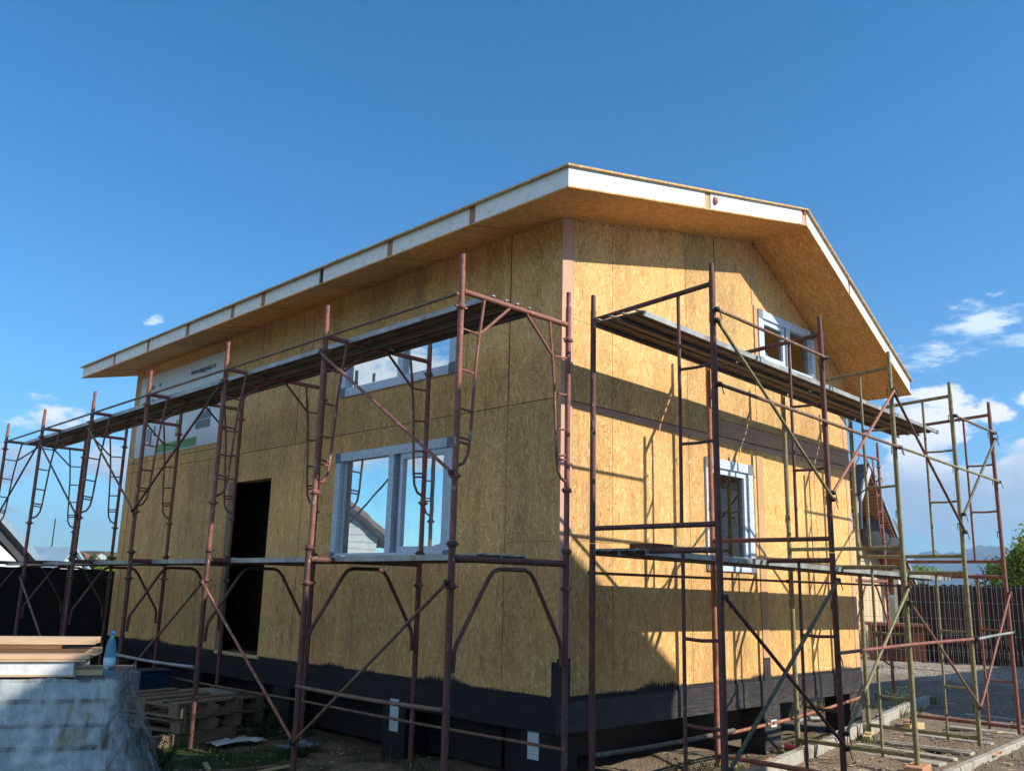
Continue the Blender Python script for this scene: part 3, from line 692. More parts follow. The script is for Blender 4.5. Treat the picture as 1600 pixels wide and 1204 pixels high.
def p_lower(mat, label, group):
    t = thing('scaffold_frame', label, 'scaffold frame', group=group)
    for x in (0, WP):
        MB().tube([(x, 0, -.04), (x, 0, 1.925)], PR + .0015).build('post', mat, t)
        for zc in (1.90, 1.60): m = MB(); collar(m, x, 0, zc); m.build('coupler', mat, t)
    MB().tube([(.02, 0, 1.80), (WP - .02, 0, 1.80)], .027).build('transom', mat, t)
    MB().tube([(.05, 0, 1.0), (.055, 0, 1.14), (.075, 0, 1.20), (.37, 0, 1.66), (.42, 0, 1.715), (.48, 0, 1.735), (WP - .48, 0, 1.735), (WP - .42, 0, 1.715), (WP - .37, 0, 1.66), (WP - .075, 0, 1.20), (WP - .055, 0, 1.14), (WP - .05, 0, 1.0)], .0165).build('arch_brace', mat, t)
    return t
PY = [-.27, 1.62, 3.52, 5.44, 7.27, 9.22, 11.0]
GU = 'upper arched frames of the scaffold along the shaded side'; GL = 'lower arched frames of the scaffold along the shaded side'
ordn = ['first', 'second', 'third', 'fourth', 'fifth', 'sixth', 'seventh']
u0 = p_upper('red', 'red upper scaffold frame nearest the house corner on the shaded side', GU); u0.location = (-1.44, PY[0], 0)
l0 = p_lower('darkred', 'maroon lower scaffold frame nearest the house corner on the shaded side', GL); l0.location = (-1.44, PY[0], 0)
for i in range(1, 7):
    where = '%s from the house corner' % ordn[i] if i < 6 else 'at the far left end'
    q = dup(u0, (-1.44 + random.uniform(-.01, .01), PY[i], random.uniform(-.012, .0)), R(random.uniform(-1.2, 1.2)), 'red upper scaffold frame on the shaded side, %s' % where); q.scale = (1, 1, 1 - .003 * i)
    dup(l0, (-1.44 + random.uniform(-.01, .01), PY[i], 0), R(random.uniform(-1, 1)), 'maroon lower scaffold frame on the shaded side, %s' % where)
WG = 1.22
def g_upper(mat, mat2, label, group):
    t = thing('scaffold_frame', label, 'scaffold frame', group=group)
    for x, mm in ((0, mat), (WG, mat2)):
        MB().tube([(x, 0, 1.93), (x, 0, 3.96)], PR).tube([(x, 0, 3.95), (x, 0, 4.10)], .021).build('post', mm, t)
        for z in (3.70, 3.08, 2.42): m = MB(); pin(m, x, -.02, z); m.build('locking_pin', 'iron', t)
    MB().tube([(.02, 0, 3.93), (WG - .02, 0, 3.87)], .021).build('transom', mat, t)
    MB().tube([(.02, 0, 2.05), (WG - .02, 0, 2.05)], .021).build('transom', mat, t)
    MB().tube([(.32, 0, 3.91), (.32, 0, 3.0), (.325, 0, 2.06)], .0145).build('ladder_rail', mat, t)
    for z in (3.28, 2.68): MB().tube([(.02, 0, z), (.16, 0, z - .006), (.315, 0, z)], .0125, 8).build('rung', mat, t)
    return t
def g_lower(mat, mat2, label, group):
    t = thing('scaffold_frame', label, 'scaffold frame', group=group)
    for x, mm in ((0, mat), (WG, mat2)):
        MB().tube([(x, 0, 0), (x, 0, 1.925)], PR + .0015).build('post', mm, t)
        for z in (1.50, .42): m = MB(); pin(m, x, -.02, z); m.build('locking_pin', 'iron', t)
    MB().tube([(.02, 0, 1.86), (WG - .02, 0, 1.86)], .023).build('transom', mat, t)
    MB().tube([(.02, 0, .075), (WG - .02, 0, .075)], .023).build('transom', mat2, t)
    MB().tube([(.32, 0, 1.85), (.325, 0, 1.0), (.33, 0, .02)], .0145).build('ladder_rail', mat, t)
    for z in (1.21, .60): MB().tube([(.02, 0, z), (.17, 0, z - .008), (.32, 0, z)], .0135, 8).build('rung', mat, t)
    return t
GXs = [.05, 1.86, 3.38, 5.08, 6.42]
gm = [('darkred', 'darkred', 'maroon'), ('darkred', 'orange', 'maroon and orange'), ('olive', 'olive', 'olive green'), ('olive', 'olive', 'olive green'), ('red', 'red', 'red')]
where = ['nearest the house corner', 'second from the house corner', 'third from the house corner', 'fourth from the house corner', 'at the far right end']
cache = {}
for i, x in enumerate(GXs):
    k = gm[i]; loc = (x, -1.56, .05); sc = 1 - .006 * i
    for lv, fn, g in (('upper', g_upper, 'upper frames of the scaffold at the gable'), ('lower', g_lower, 'lower frames of the scaffold at the gable')):
        lab = '%s %s scaffold frame at the sunlit gable, %s' % (k[2], lv, where[i])
        key = (lv, k[0], k[1])
        if key in cache: o = dup(cache[key], loc, R(90), lab)
        else: o = cache[key] = fn(k[0], k[1], lab, g); o.location = loc; o.rotation_euler = (0, 0, R(90))
        o.scale = (1, 1, sc)
# decks: two planks side by side in every bay
def deck(L, w, label, group):
    t = thing('deck_plank', label, 'deck plank', group=group)
    m = MB(); m.box((0, 0, .028), (L, w, .034)); m.box((0, 0, -.012), (L, .004, .028)); m.box((0, w - .004, -.012), (L, w, .028)); m.build('top_sheet', 'galv', t)
    m = MB(); m.box((.01, .004, -.012), (L - .01, .026, -.008)); m.box((.01, w - .026, -.012), (L - .01, w - .004, -.008)); m.box((.01, .005, .022), (L - .01, w - .005, .0275))
    m.box((.01, w * .42, .012), (L - .01, w * .58, .0215)); m.build('underside', 'deckunder', t)
    for x in (0, L):
        for q in (.2, .75): MB().box((x - .022, w * q - .015, .0345), (x + .022, w * q + .015, .042)).build('hook', 'galv', t)
    return t
dl = deck(1.0, .262, '', 'x')
def put_deck(loc, rz, L, label, group, z2=None):
    o = dup(dl, loc, rz, label, group); o.scale = (L, 1, 1)
    if z2 is not None: o.rotation_euler = (0, -math.atan2(z2 - loc[2], L), rz)
    return o
bay = ['bay nearest the house corner', 'second bay from the house corner', 'third bay from the house corner', 'fourth bay from the house corner', 'fifth bay from the house corner', 'farthest bay on the left']
for lv, z in (('upper', 3.822), ('lower', 1.808)):
    for i in range(6):
        for k, x in enumerate((-.93, -.66)):
            put_deck((x, PY[i] + .01, z * (1 - .004 * i)), R(90), PY[i + 1] - PY[i] - .02, '%s steel deck plank on the shaded side, %s, %s' % (lv, bay[i], 'outer side' if k == 0 else 'wall side'), '%s deck planks along the shaded side' % lv, z * (1 - .004 * (i + 1)))
gb = ['bay nearest the house corner', 'second bay from the corner', 'third bay from the corner', 'bay at the far right end']
for lv, z in (('upper', 3.845), ('lower', 1.885)):
    for i in range(4):
        for k, y in enumerate((-.935, -.665)):
            z0 = z * (1 - .0085 * i); z1 = z * (1 - .0085 * (i + 1))
            put_deck((GXs[i] - (.06 if i == 0 else -.01), y, z0), 0, GXs[i + 1] - GXs[i] - .02 + (.07 if i == 0 else 0), '%s steel deck plank at the sunlit gable, %s, %s' % (lv, gb[i], 'outer side' if k == 0 else 'wall side'), '%s deck planks at the gable' % lv, z1)
for c in list(dl.children): bpy.data.objects.remove(c)
bpy.data.objects.remove(dl)
# braces and rails
def pole(name, a, b, r, mat, label, cat, group, sag=0.0, clamps=True):
    a = Vector(a); b = Vector(b); t = thing(name, label, cat, a, 0, group)
    n = 6; pts = []
    for i in range(n + 1):
        p = (b - a) * (i / n); p.z -= sag * math.sin(math.pi * i / n); p.y += random.uniform(-.002, .002); pts.append(p)
    MB().tube(pts, r).build('tube', mat, t)
    if clamps:
        for p in (Vector((0, 0, 0)), b - a):
            m = MB(); m.lathe([(.012, -.020), (.027, -.014), (.027, .014), (.012, .020)], p, 8); m.tube([p + Vector((.0, -.02, 0)), p + Vector((.012, -.035, -.085))], .0045, 5)
            m.build('clamp', 'iron' if mat != 'red' else 'darkred', t)
    return t
XO = -1.475
def P(i, z): return (XO, PY[i], z * (1 - .003 * i))
for a, b, m_, lab in (((1, 3.66), (0, 2.42), 'red', 'upper diagonal brace falling from the second frame to the corner frame'), ((2, 3.65), (3, 2.40), 'darkred', 'upper diagonal brace falling left from the third frame'),
                      ((4, 3.62), (3, 2.40), 'brownsteel', 'upper diagonal brace falling right from the fifth frame'), ((5, 3.62), (4, 2.42), 'brownsteel', 'upper diagonal brace falling right from the sixth frame'), ((5, 3.60), (6, 2.42), 'darkred', 'upper diagonal brace in the farthest left bay'),
                      ((0, 1.63), (1, .30), 'brownsteel', 'lower diagonal brace rising to the house corner'), ((2, 1.60), (1, .32), 'orange', 'lower orange brace falling right from the third frame'),
                      ((2, 1.58), (3, .36), 'brownsteel', 'lower diagonal brace falling left from the third frame'), ((5, 1.60), (4, .34), 'brownsteel', 'lower diagonal brace falling right from the sixth frame')):
    pole('diagonal_brace', P(*a), P(*b), .0135, m_, lab + ', shaded side', 'scaffold brace', 'diagonal braces of the shaded side scaffold')
for i in range(6):
    a = Vector(P(i, 3.80)); t = pole('guard_rail', a, P(i + 1, 3.80), .0135, 'brownsteel', 'thin upper rail on the shaded side, %s' % bay[i], 'scaffold rail', 'upper rails of the shaded side scaffold', 0, False)
for (i, j, nm) in ((0, 1, 'bay nearest the house corner'), (2, 3, 'third bay, beside the blue tub')):
    pole('guard_rail', (XO, PY[i], .76), (XO, PY[j], .75), .0165, 'brownsteel' if i == 0 else 'galv', 'low rail at knee height on the shaded side, %s' % nm, 'scaffold rail', 'low rails of the shaded side scaffold', .012, False)
pole('guard_rail', (-.235, PY[0], .38), (-.235, PY[2], .365), .0135, 'brownsteel', 'low rusty rail beside the black footings, near bays', 'scaffold rail', 'low rails of the shaded side scaffold', .01, False)
pole('guard_rail', (-.235, PY[2] + .04, .365), (-.235, PY[4], .34), .0135, 'brownsteel', 'low rusty rail beside the black footings, middle bays behind the pallets', 'scaffold rail', 'low rails of the shaded side scaffold', .01, False)
YO = -1.60
def G(i, z, y=YO): return (GXs[i], y, z + .05)
for a, b, m_, lab in (((0, 3.62), (1, 2.38), 'olive', 'upper olive brace falling right from the corner frame'), ((2, 3.64), (1, 2.44), 'orange', 'upper pale red brace falling left from the tall olive frame'),
                      ((2, 3.58), (3, 2.28), 'darkred', 'upper maroon brace falling right from the tall olive frame'), ((4, 3.52), (3, 2.48), 'greysteel', 'upper thin brace at the far right end'),
                      ((0, 1.52), (1, .30), 'darkred', 'lower maroon brace falling right from the corner frame'), ((1, 1.68), (0, .34), 'greysteel', 'lower grey green brace falling left towards the corner frame'),
                      ((2, 1.64), (1, .42), 'olive', 'lower olive brace falling left from the tall olive frame'), ((2, 1.50), (3, .40), 'brownsteel', 'lower brown brace falling right from the tall olive frame'),
                      ((4, 1.62), (3, .40), 'red', 'lower red brace at the far right end')):
    pole('diagonal_brace', G(*a), G(*b), .0145 if m_ != 'greysteel' else .016, m_, lab + ', gable side', 'scaffold brace', 'diagonal braces of the gable scaffold')
pole('guard_rail', G(0, 3.71), G(1, 3.68), .0145, 'brownsteel', 'upper rail in front of the gable window, bay nearest the corner', 'scaffold rail', 'rails of the gable scaffold')
pole('guard_rail', G(3, 3.62), G(4, 3.60), .0145, 'brownsteel', 'short upper rail at the far right end bay of the gable scaffold', 'scaffold rail', 'rails of the gable scaffold')
pole('guard_rail', G(0, 3.11), G(2, 3.04), .0155, 'brownsteel', 'long middle rail from the corner frame to the tall olive frame', 'scaffold rail', 'rails of the gable scaffold')
pole('guard_rail', (GXs[2] + .03, YO, 3.09), G(4, 2.98), .0145, 'olive', 'long middle rail from the tall olive frame to the right end', 'scaffold rail', 'rails of the gable scaffold')
pole('guard_rail', (GXs[1] - .08, YO, 1.12), (GXs[3] - .03, YO, 1.165), .0155, 'red', 'red rail at waist height in the middle gable bays', 'scaffold rail', 'rails of the gable scaffold', -.01)
pole('guard_rail', (GXs[3] - .03, YO - .035, 1.165), (GXs[4] - .03, YO, 1.21), .0155, 'paleSteel' if False else 'galv', 'pale rail at waist height in the right end gable bay', 'scaffold rail', 'rails of the gable scaffold', -.005)
pole('guard_rail', (GXs[0] + .02, -.305, 1.735), (GXs[2], -.305, 1.735), .0125, 'darkred', 'thin wall side rail under the lower planks, corner bays', 'scaffold rail', 'rails of the gable scaffold')
pole('guard_rail', (GXs[2], -.305, 1.735), (GXs[4], -.305, 1.735), .0125, 'darkred', 'thin wall side rail under the lower planks, right bays', 'scaffold rail', 'rails of the gable scaffold')
pole('guard_rail', (GXs[0] + .03, -.30, .30), (GXs[1] + .35, -.30, .31), .021, 'greysteel', 'bent grey tube low beside the black footings at the gable', 'scaffold rail', 'rails of the gable scaffold', .015, False)
pole('guard_rail', (GXs[1] - .03, -.255, .27), (GXs[3] + .05, -.30, .44), .0165, 'orange', 'long low orange tube running past the black pier', 'scaffold rail', 'rails of the gable scaffold', .03)
# second scaffold beyond the right end
fb = p_upper('red', 'red upper scaffold frame standing alone beyond the right end of the house', 'frames beyond the house'); fb.location = (9.72, 1.30, .10); fb.rotation_euler = (0, 0, R(180)); fb.scale = (1, 1, 1.0)
fb2 = p_lower('red', 'red lower scaffold frame standing alone beyond the right end of the house', 'frames beyond the house'); fb2.location = (9.72, 1.30, .04); fb2.rotation_euler = (0, 0, R(180))
fc = dup(fb, (9.75, 3.2, .10), R(180), 'red upper scaffold frame farthest back beyond the right end of the house')
fc2 = dup(fb2, (9.75, 3.2, .04), R(180), 'red lower scaffold frame farthest back beyond the right end of the house')
pole('diagonal_brace', (9.76, 1.30, 3.6), (9.76, 3.2, 2.4), .0135, 'darkred', 'dark upper brace between the two frames beyond the house', 'scaffold brace', 'braces beyond the house')
pole('diagonal_brace', (9.76, 3.2, 1.6), (9.76, 1.3, .45), .0135, 'darkred', 'dark lower brace between the two frames beyond the house', 'scaffold brace', 'braces beyond the house')

tag(MB().box((.03, -.98, 1.922), (.30, -.74, 1.968))  .build('timber_offcut', 'redwood', None, .004), 'red brown offcut of timber lying on the lower gable planks', 'timber offcut')
# packing under the posts
def block(x, y, w, d, h, mat, label, cat='packing block', rz=0, z=-.045):
    o = MB().box((-w / 2, -d / 2, 0), (w / 2, d / 2, h)).build('packing_block' if 'brick' not in label else 'brick', mat, None, .005)
    o.location = (x, y, z); o.rotation_euler = (0, 0, R(rz)); return tag(o, label, cat, 'packing under the scaffold posts')
block(GXs[2], -1.56, .34, .17, .095, 'brick', 'orange brick under the outer olive post nearest the picture foot', 'brick', 8)
block(GXs[3] - .02, -.33, .42, .09, .07, 'paleblock', 'pale timber block under the fourth inner post', rz=20)
block(GXs[4] + .0, -.33, .30, .09, .08, 'paleblock', 'pale timber block under the fifth inner post', rz=-14)
block(GXs[4] + .12, -.20, .2, .10, .09, 'brick', 'short brick beside the fifth inner post', 'brick', 25)
block(GXs[0], -.34, .2, .2, .07, 'oldwood', 'old timber pad under the inner post nearest the corner')
block(-1.44, PY[1], .34, .15, .05, 'oldwood', 'weathered board under the second outer post of the shaded side', rz=15)
block(-1.40, PY[1] + .12, .42, .12, .03, 'paleblock', 'splintered pale board beside the second outer post of the shaded side', rz=-25)

# ------------------------------------------------------------ kerbs and paving
def kerb(x0, y0, x1, y1, label, n=6, w=.09, h=.10):
    t = thing('kerb', label, 'kerb', (x0, y0, 0)); d = Vector((x1 - x0, y1 - y0, 0)); L = d.length / n; a = math.atan2(d.y, d.x)
    for i in range(n):
        Mx = Matrix.Rotation(a + R(random.uniform(-.7, .7)), 4, 'Z') @ Matrix.Translation((i * L, 0, random.uniform(-.006, .006)))
        MB().box((.006, -w / 2, -.12), (L - .006, w / 2, h), Mx).build('kerb_stone', 'concrete', t, .008)
    return t
kerb(1.35, -.86, 9.2, .55, 'pale concrete kerb running past the gable scaffold to the shadow', 8)
kerb(2.6, -1.86, 16, -1.05, 'low concrete kerb at the lower right edge of the path', 12, .08, .03)
slabs = [(2.5, .22), (3.05, .1), (3.9, .2), (4.35, .12), (4.95, .16), (5.75, .14), (6.15, .1), (6.9, .16), (7.6, .12), (8.4, .14), (9.4, .12)]
m = MB()
for x, w in slabs:
    y0 = -1.66 + (x - 2.6) * .06; Mx = Matrix.Translation((x, y0, 0)) @ Matrix.Rotation(R(random.uniform(-4, 4)), 4, 'Z')
    m.box((0, 0.02, -.05), (w, 1.0 + random.uniform(-.2, .15), random.uniform(-.022, -.004)), Mx)
kind(m.build('path', 'concrete', None, .006), 'structure')
# stones scattered over the soil
m = MB()
for k in range(1500):
    x = random.uniform(1.0, 17); y = random.uniform(-2.6, 4.5) if x > 6 else random.uniform(-2.6, -.05); s = random.uniform(.006, .022) * (1.5 if random.random() < .08 else 1)
    c = Vector((x, y, -.02 + s * .3 + .05 * noise.noise(Vector((x * .9, y * .9, 0)))))
    v = [c + Vector((s * random.uniform(.7, 1.3) * a, s * random.uniform(.7, 1.3) * b, s * .7 * e)) for a, b, e in ((1, 0, 0), (0, 1, 0), (-1, 0, 0), (0, -1, 0), (0, 0, 1), (0, 0, -1))]
    m.add(v, [(0, 1, 4), (1, 2, 4), (2, 3, 4), (3, 0, 4), (1, 0, 5), (2, 1, 5), (3, 2, 5), (0, 3, 5)])
for k in range(500):
    x = random.uniform(-3, .2); y = random.uniform(.4, 6); s = random.uniform(.006, .02); c = Vector((x, y, -.02))
    v = [c + Vector((s * random.uniform(.7, 1.3) * a, s * b, s * .7 * e)) for a, b, e in ((1, 0, 0), (0, 1, 0), (-1, 0, 0), (0, -1, 0), (0, 0, 1), (0, 0, -1))]
    m.add(v, [(0, 1, 4), (1, 2, 4), (2, 3, 4), (3, 0, 4), (1, 0, 5), (2, 1, 5), (3, 2, 5), (0, 3, 5)])
kind(m.build('gravel', 'pebble'), 'stuff', 'scattered stones on the trodden soil', 'gravel')
chips = MB()
for k in range(220):
    x = random.uniform(1.6, 12); y = random.uniform(-2.4, 2.6) if x > 6 else random.uniform(-2.2, -.1); L = random.uniform(.01, .07); a = random.uniform(0, 3.14); w = L * random.uniform(.1, .4)
    Mx = Matrix.Translation((x, y, -.015 + .05 * noise.noise(Vector((x * .9, y * .9, 0))))) @ Matrix.Rotation(a, 4, 'Z') @ Matrix.Rotation(random.uniform(-.3, .3), 4, 'X'); chips.box((-L, -w, 0), (L, w, .004), Mx)
kind(chips.build('wood_chips', 'paleblock'), 'stuff', 'wood chips and splinters littering the soil', 'litter')
# grass
def blades(m, cx, cy, n, spread, h, z=-.03):
    for k in range(n):
        a = random.uniform(0, 6.28); r = spread * random.random() ** .6; x = cx + r * math.cos(a); y = cy + r * math.sin(a); hh = h * random.uniform(.4, 1.1); b = random.uniform(0, 6.28); w = .0035 + hh * .02
        dx, dy = math.cos(b) * w, math.sin(b) * w; lx, ly = random.uniform(-.5, .5) * hh, random.uniform(-.5, .5) * hh
        m.add([(x - dx, y - dy, z), (x + dx, y + dy, z), (x + lx * .4 + dx * .7, y + ly * .4 + dy * .7, z + hh * .6), (x + lx * .4 - dx * .7, y + ly * .4 - dy * .7, z + hh * .6), (x + lx, y + ly, z + hh)], [(0, 1, 2, 3), (3, 2, 4)])
m = MB()
for k in range(420):
    x = random.uniform(-4.0, .0); y = random.uniform(.2, 8.5)
    if noise.noise(Vector((x * .9, y * .9, 9))) > .0: blades(m, x, y, 14, .14, .10)
for k in range(36): blades(m, random.uniform(1.9, 5.4), random.uniform(-.55, -.02), 16, .10, .07)
for k in range(20): blades(m, random.uniform(6, 9.5), random.uniform(.1, 1.8), 20, .14, .16)
for k in range(26): blades(m, random.uniform(3.5, 8.0), random.uniform(-2.6, -1.75), 12, .12, .06)
kind(m.build('grass', 'weed'), 'stuff', 'short grass and weeds growing in the soil', 'grass')
def plant(x, y, n, h, spread, leaf, mat, label, group='weeds at the foot of the house'):
    t = thing('weed_plant', label, 'weed', (x, y, -.04), 0, group); st = MB(); lf = MB()
    for k in range(n):
        a = random.uniform(0, 6.28); hh = h * random.uniform(.5, 1); tip = Vector((math.cos(a) * spread * random.random(), math.sin(a) * spread * random.random(), hh)); mid = tip * .5 + Vector((0, 0, hh * .1))
        st.tube([(0, 0, 0), mid, tip], [.004, .003, .001], 5)
        for j in range(9):
            q = (j + 1) / 9; p = tip * q + Vector((0, 0, .1 * hh * math.sin(3.14 * q))); b = random.uniform(0, 6.28); L = leaf * random.uniform(.6, 1.2)
            d = Vector((math.cos(b), math.sin(b), random.uniform(-.3, .6))).normalized() * L; s_ = d.cross(Vector((0, 0, 1))).normalized() * L * .28
            lf.add([p, p + d * .5 + s_, p + d, p + d * .5 - s_], [(0, 1, 2, 3)])
    st.build('stem', 'weed', t); lf.build('leaves', mat, t); return t
plant(1.02, -.62, 26, .26, .34, .055, 'weed', 'leafy dark weed at the picture foot right of the near corner posts')
plant(1.50, -.80, 10, .12, .22, .05, 'leaf', 'low pale weed beside the kerb end under the gable scaffold')
plant(3.72, -.22, 12, .18, .16, .05, 'leaf', 'small green weed right of the black pier')
plant(7.9, .42, 16, .34, .34, .06, 'leaf', 'ragged green weed behind the kerb near the red end frame')
plant(-2.15, 2.65, 34, .42, .42, .06, 'weed', 'dark bushy weed right of the wrapped panel stack')
plant(-.55, 3.7, 30, .48, .38, .06, 'weed', 'tall dark weed beside the black footing near the door')
plant(-.75, 2.6, 20, .2, .4, .05, 'weed', 'spreading dark weed by the second outer post on the shaded side')
plant(6.3, -1.95, 12, .10, .26, .06, 'weed', 'flat green weed by the low kerb at the right picture edge')

# ------------------------------------------------------------ stack of panels, film, boards, bottle
sx = Vector((-2.90, 1.86, 0)); ua = math.atan2(.463, -.886)
def local(o): o.location = sx; o.rotation_euler = (0, 0, ua); return o     # local +x goes left along the front, local -y goes back
st = local(thing('panel_stack', 'stack of white foam core building panels at the left picture edge', 'panel stack'))
z = .03; hts = [.17, .17, .15, .17, .15]; offs = [.03, .0, .06, .02, .0]
m = MB()
for q in (.1, 1.0, 1.9): m.box((q, -1.2, -.06), (q + .1, .0, z))
m.build('bearer', 'oldwood', st)
for i, (h, o) in enumerate(zip(hts, offs)):
    p = MB().box((o, -1.25, z + .012), (2.6, -.01 - o * .3, z + h - .014)).build('foam_panel', 'eps', st, .003)
    mm = MB(); mm.box((o - .012, -1.26, z), (2.62, -.0 - o * .3, z + .0115)); mm.box((o - .012, -1.26, z + h - .0135), (2.62, -.0 - o * .3, z + h - .001)); mm.build('board_skin', 'oldwood', p)
    if i in (2, 3): MB().box((o + .10, -.02, z + .02), (o + .28, -.002 - o * .3 + .004, z + h - .02)).build('timber_insert', 'paleblock', p)
    z += h + .004
ZT = z
# film draped over the front and right end
def drape():
    m = MB(); nu, nv = 170, 80; vs = []
    for j in range(nv + 1):
        t = j / nv
        for i in range(nu + 1):
            u = i / nu
            # path around the stack: from the front left, round the right front corner, to the back right
            s_ = u * 4.0; hgt = ZT + .006 - t * (ZT + .04)
            fl = .03 + .02 * t + (.32 * t ** 1.4)
            if s_ < 2.55: x, y, nx_, ny_, f = 2.6 - s_, .0, 0, 1, .03 + .05 * t
            elif s_ < 2.75:
                a = (s_ - 2.55) / .2 * math.pi / 2; x, y, nx_, ny_ = 0 - .0, 0.0, -math.sin(a), math.cos(a); f = .03 + .05 * t + (fl - .03 - .05 * t) * (s_ - 2.55) / .2
                x = .05 - .05 * math.sin(a)
            else: x, y, nx_, ny_, f = 0.0, -(s_ - 2.75), -1, 0, fl
            p = Vector((s_ * 3.1, hgt * 2.2, 0)); wv = noise.noise(p) * .55 + noise.noise(p * 3.1) * .35 + noise.noise(Vector((s_ * 12, hgt * 2.5, 7))) * .35
            f += (wv * .034 + .009 * noise.noise(Vector((s_ * 17, hgt * 15, 4)))) * (.6 + t); vs.append((x + nx_ * f, y + ny_ * f, hgt + .01 * noise.noise(Vector((s_ * 4, t * 5, 2)))))
    W_ = nu + 1
    fs = [(j * W_ + i, j * W_ + i + 1, (j + 1) * W_ + i + 1, (j + 1) * W_ + i) for j in range(nv) for i in range(nu)]
    m.add(vs, fs, True); m2 = m
    vt = []; n2 = 24                                    # the flap lying on top
    for j in range(n2 + 1):
        for i in range(n2 + 1):
            x = 0.0 + (i / n2) * .5 - .03; y = .03 - j / n2 * .4; vt.append((x, y, ZT + .010 + .006 * noise.noise(Vector((x * 20, y * 20, 0)))))
    m2.add(vt, [(j * (n2 + 1) + i, j * (n2 + 1) + i + 1, (j + 1) * (n2 + 1) + i + 1, (j + 1) * (n2 + 1) + i) for j in range(n2) for i in range(n2)], True)
    o = m2.build('plastic_film', 'film'); return o
fo = local(drape()); so_ = fo.modifiers.new('thickness', 'SOLIDIFY'); so_.thickness = .0015
tag(fo, 'crumpled clear plastic film hanging over the panel stack', 'plastic sheet')
tp = local(thing('building_panel', 'single white foam panel with board skins lying on top of the wrapped stack', 'building panel'))
MB().box((.30, -.9, ZT + .028), (2.6, -.02, ZT + .125)).build('foam_core', 'eps', tp, .003)
MB().box((.285, -.91, ZT + .017), (2.62, -.01, ZT + .0275)).build('lower_skin', 'plankwood', tp)
MB().box((.22, -.93, ZT + .1255), (2.62, -.0, ZT + .138)).build('upper_skin', 'plankwood', tp)
def board(x0, x1, y0, y1, z0, z1, label, mat='plankwood', rz=0):
    o = MB().box((x0, y0, z0), (x1, y1, z1)).build('board', mat, None, .003); local(o); o.rotation_euler = (0, 0, ua + R(rz)); return tag(o, label, 'timber board', 'fresh boards lying on the panel stack')
board(.20, 2.6, -.16, -.02, ZT + .140, ZT + .168, 'lowest light wood board on the panel stack, nearest the front')
board(.16, 2.6, -.42, -.20, ZT + .170, ZT + .205, 'middle light wood board on the panel stack, its end beside the bottle')
board(.42, 2.6, -.40, -.15, ZT + .208, ZT + .236, 'recessed board under the topmost one on the panel stack')
board(.18, 2.6, -.40, -.10, ZT + .240, ZT + .285, 'topmost sunlit board on the panel stack')
board(.10, .32, -.20, -.08, ZT + .018, ZT + .06, 'short wood block beside the bottle on the panel stack', 'paleblock')
bt = thing('water_bottle', 'blue tinted plastic water bottle with blue cap standing on the stack corner', 'bottle')
bt.location = (sx + Matrix.Rotation(ua, 3, 'Z') @ Vector((.065, -.10, 0))) + Vector((0, 0, ZT + .019))
MB().lathe([(.030, 0), (.042, .012), (.044, .05), (.044, .14), (.041, .165), (.040, .19), (.034, .225), (.022, .262), (.014, .285), (.0135, .30)], seg=24).build('body', 'pet', bt)
MB().lathe([(.0165, .298), (.017, .302), (.017, .322), (.015, .325)], seg=16).build('cap', 'capblue', bt)
MB().lathe([(.0449, .042), (.0449, .128)], seg=24).build('label', 'label', bt)

# pallets and clutter by the shaded wall
def pallet(label):
    t = thing('pallet', label, 'pallet', group='pallets beside the shaded wall')
    m = MB()
    for k in range(5): m.box((0, k * .263, .122), (.8, k * .263 + (.145 if k % 2 == 0 else .10), .144))
    m.build('top_deck', 'oldwood', t, .003)
    for x in (0, .35, .70):
        MB().box((x, 0, .100), (x + .10, 1.2, .1215)).box((x, 0, 0), (x + .10, 1.2, .021)).build('stringer', 'oldwood', t)
        for y in (0, .53, 1.055): MB().box((x, y, .0215), (x + (.10 if x != .35 else .14), y + .145, .0995)).build('spacer_block', 'oldwood', t)
    return t
pa = pallet('topmost weathered pallet beside the panel stack'); pa.location = (-1.55, 3.60, .27); pa.rotation_euler = (0, 0, R(12))
dup(pa, (-1.50, 3.63, .122), R(15), 'pallet directly under the topmost weathered pallet')
for k, yy in enumerate((3.80, 4.65)): o = MB().box((-.5, -.05, -.06), (.5, .05, .115)).build('beam', 'oldwood', None, .004); o.location = (-1.25, yy, 0); o.rotation_euler = (0, 0, R(14)); tag(o, 'dark beam under the %s end of the pallet stack' % ('near', 'far')[k], 'beam')
dup(pa, (-.72, 4.85, -.03), R(-6), 'pallet lying behind the pallet stack by the door')
dup(pa, (-.70, 4.85, .12), R(-2), 'upper pallet behind the pallet stack by the door')
tag(MB().box((-.65, 5.0, .27), (-.15, 5.6, .31)).build('board', 'concrete', None, .01), 'pale dusty slab lying on the pallets by the door', 'slab')
def tub(loc):
    # a shallow tapered tub with a rim
    t = thing('plastic_tub', 'blue plastic tub beneath the low pale rail on the shaded side', 'tub', loc)
    m = MB(); m.prism([(-.26, -.2, 0), (.26, -.2, 0), (.31, -.2, .36), (-.31, -.2, .36)], (0, .42, 0)); m.build('body', 'blue', t, .02)
    m = MB(); m.box((-.33, -.23, .361), (.33, .25, .39)); m.build('rim', 'blue', t, .008); return t
tub((-.60, 6.6, .17)).scale = (.8, .8, .75)
tag(MB().box((-.26, -.3, 0), (.26, .3, .28)).build('foam_block', 'greyblue', None, .01), 'pale blue foam block lying behind the wrapped stack', 'foam block', 'foam blocks behind the stack').location = (-1.35, 5.9, 0)
o = tag(MB().box((-.30, -.3, 0), (.24, .3, .24)).build('foam_block', 'greyblue', None, .01), 'upper pale blue foam block behind the wrapped stack', 'foam block', 'foam blocks behind the stack'); o.location = (-1.33, 5.95, .285); o.rotation_euler = (0, 0, R(6))
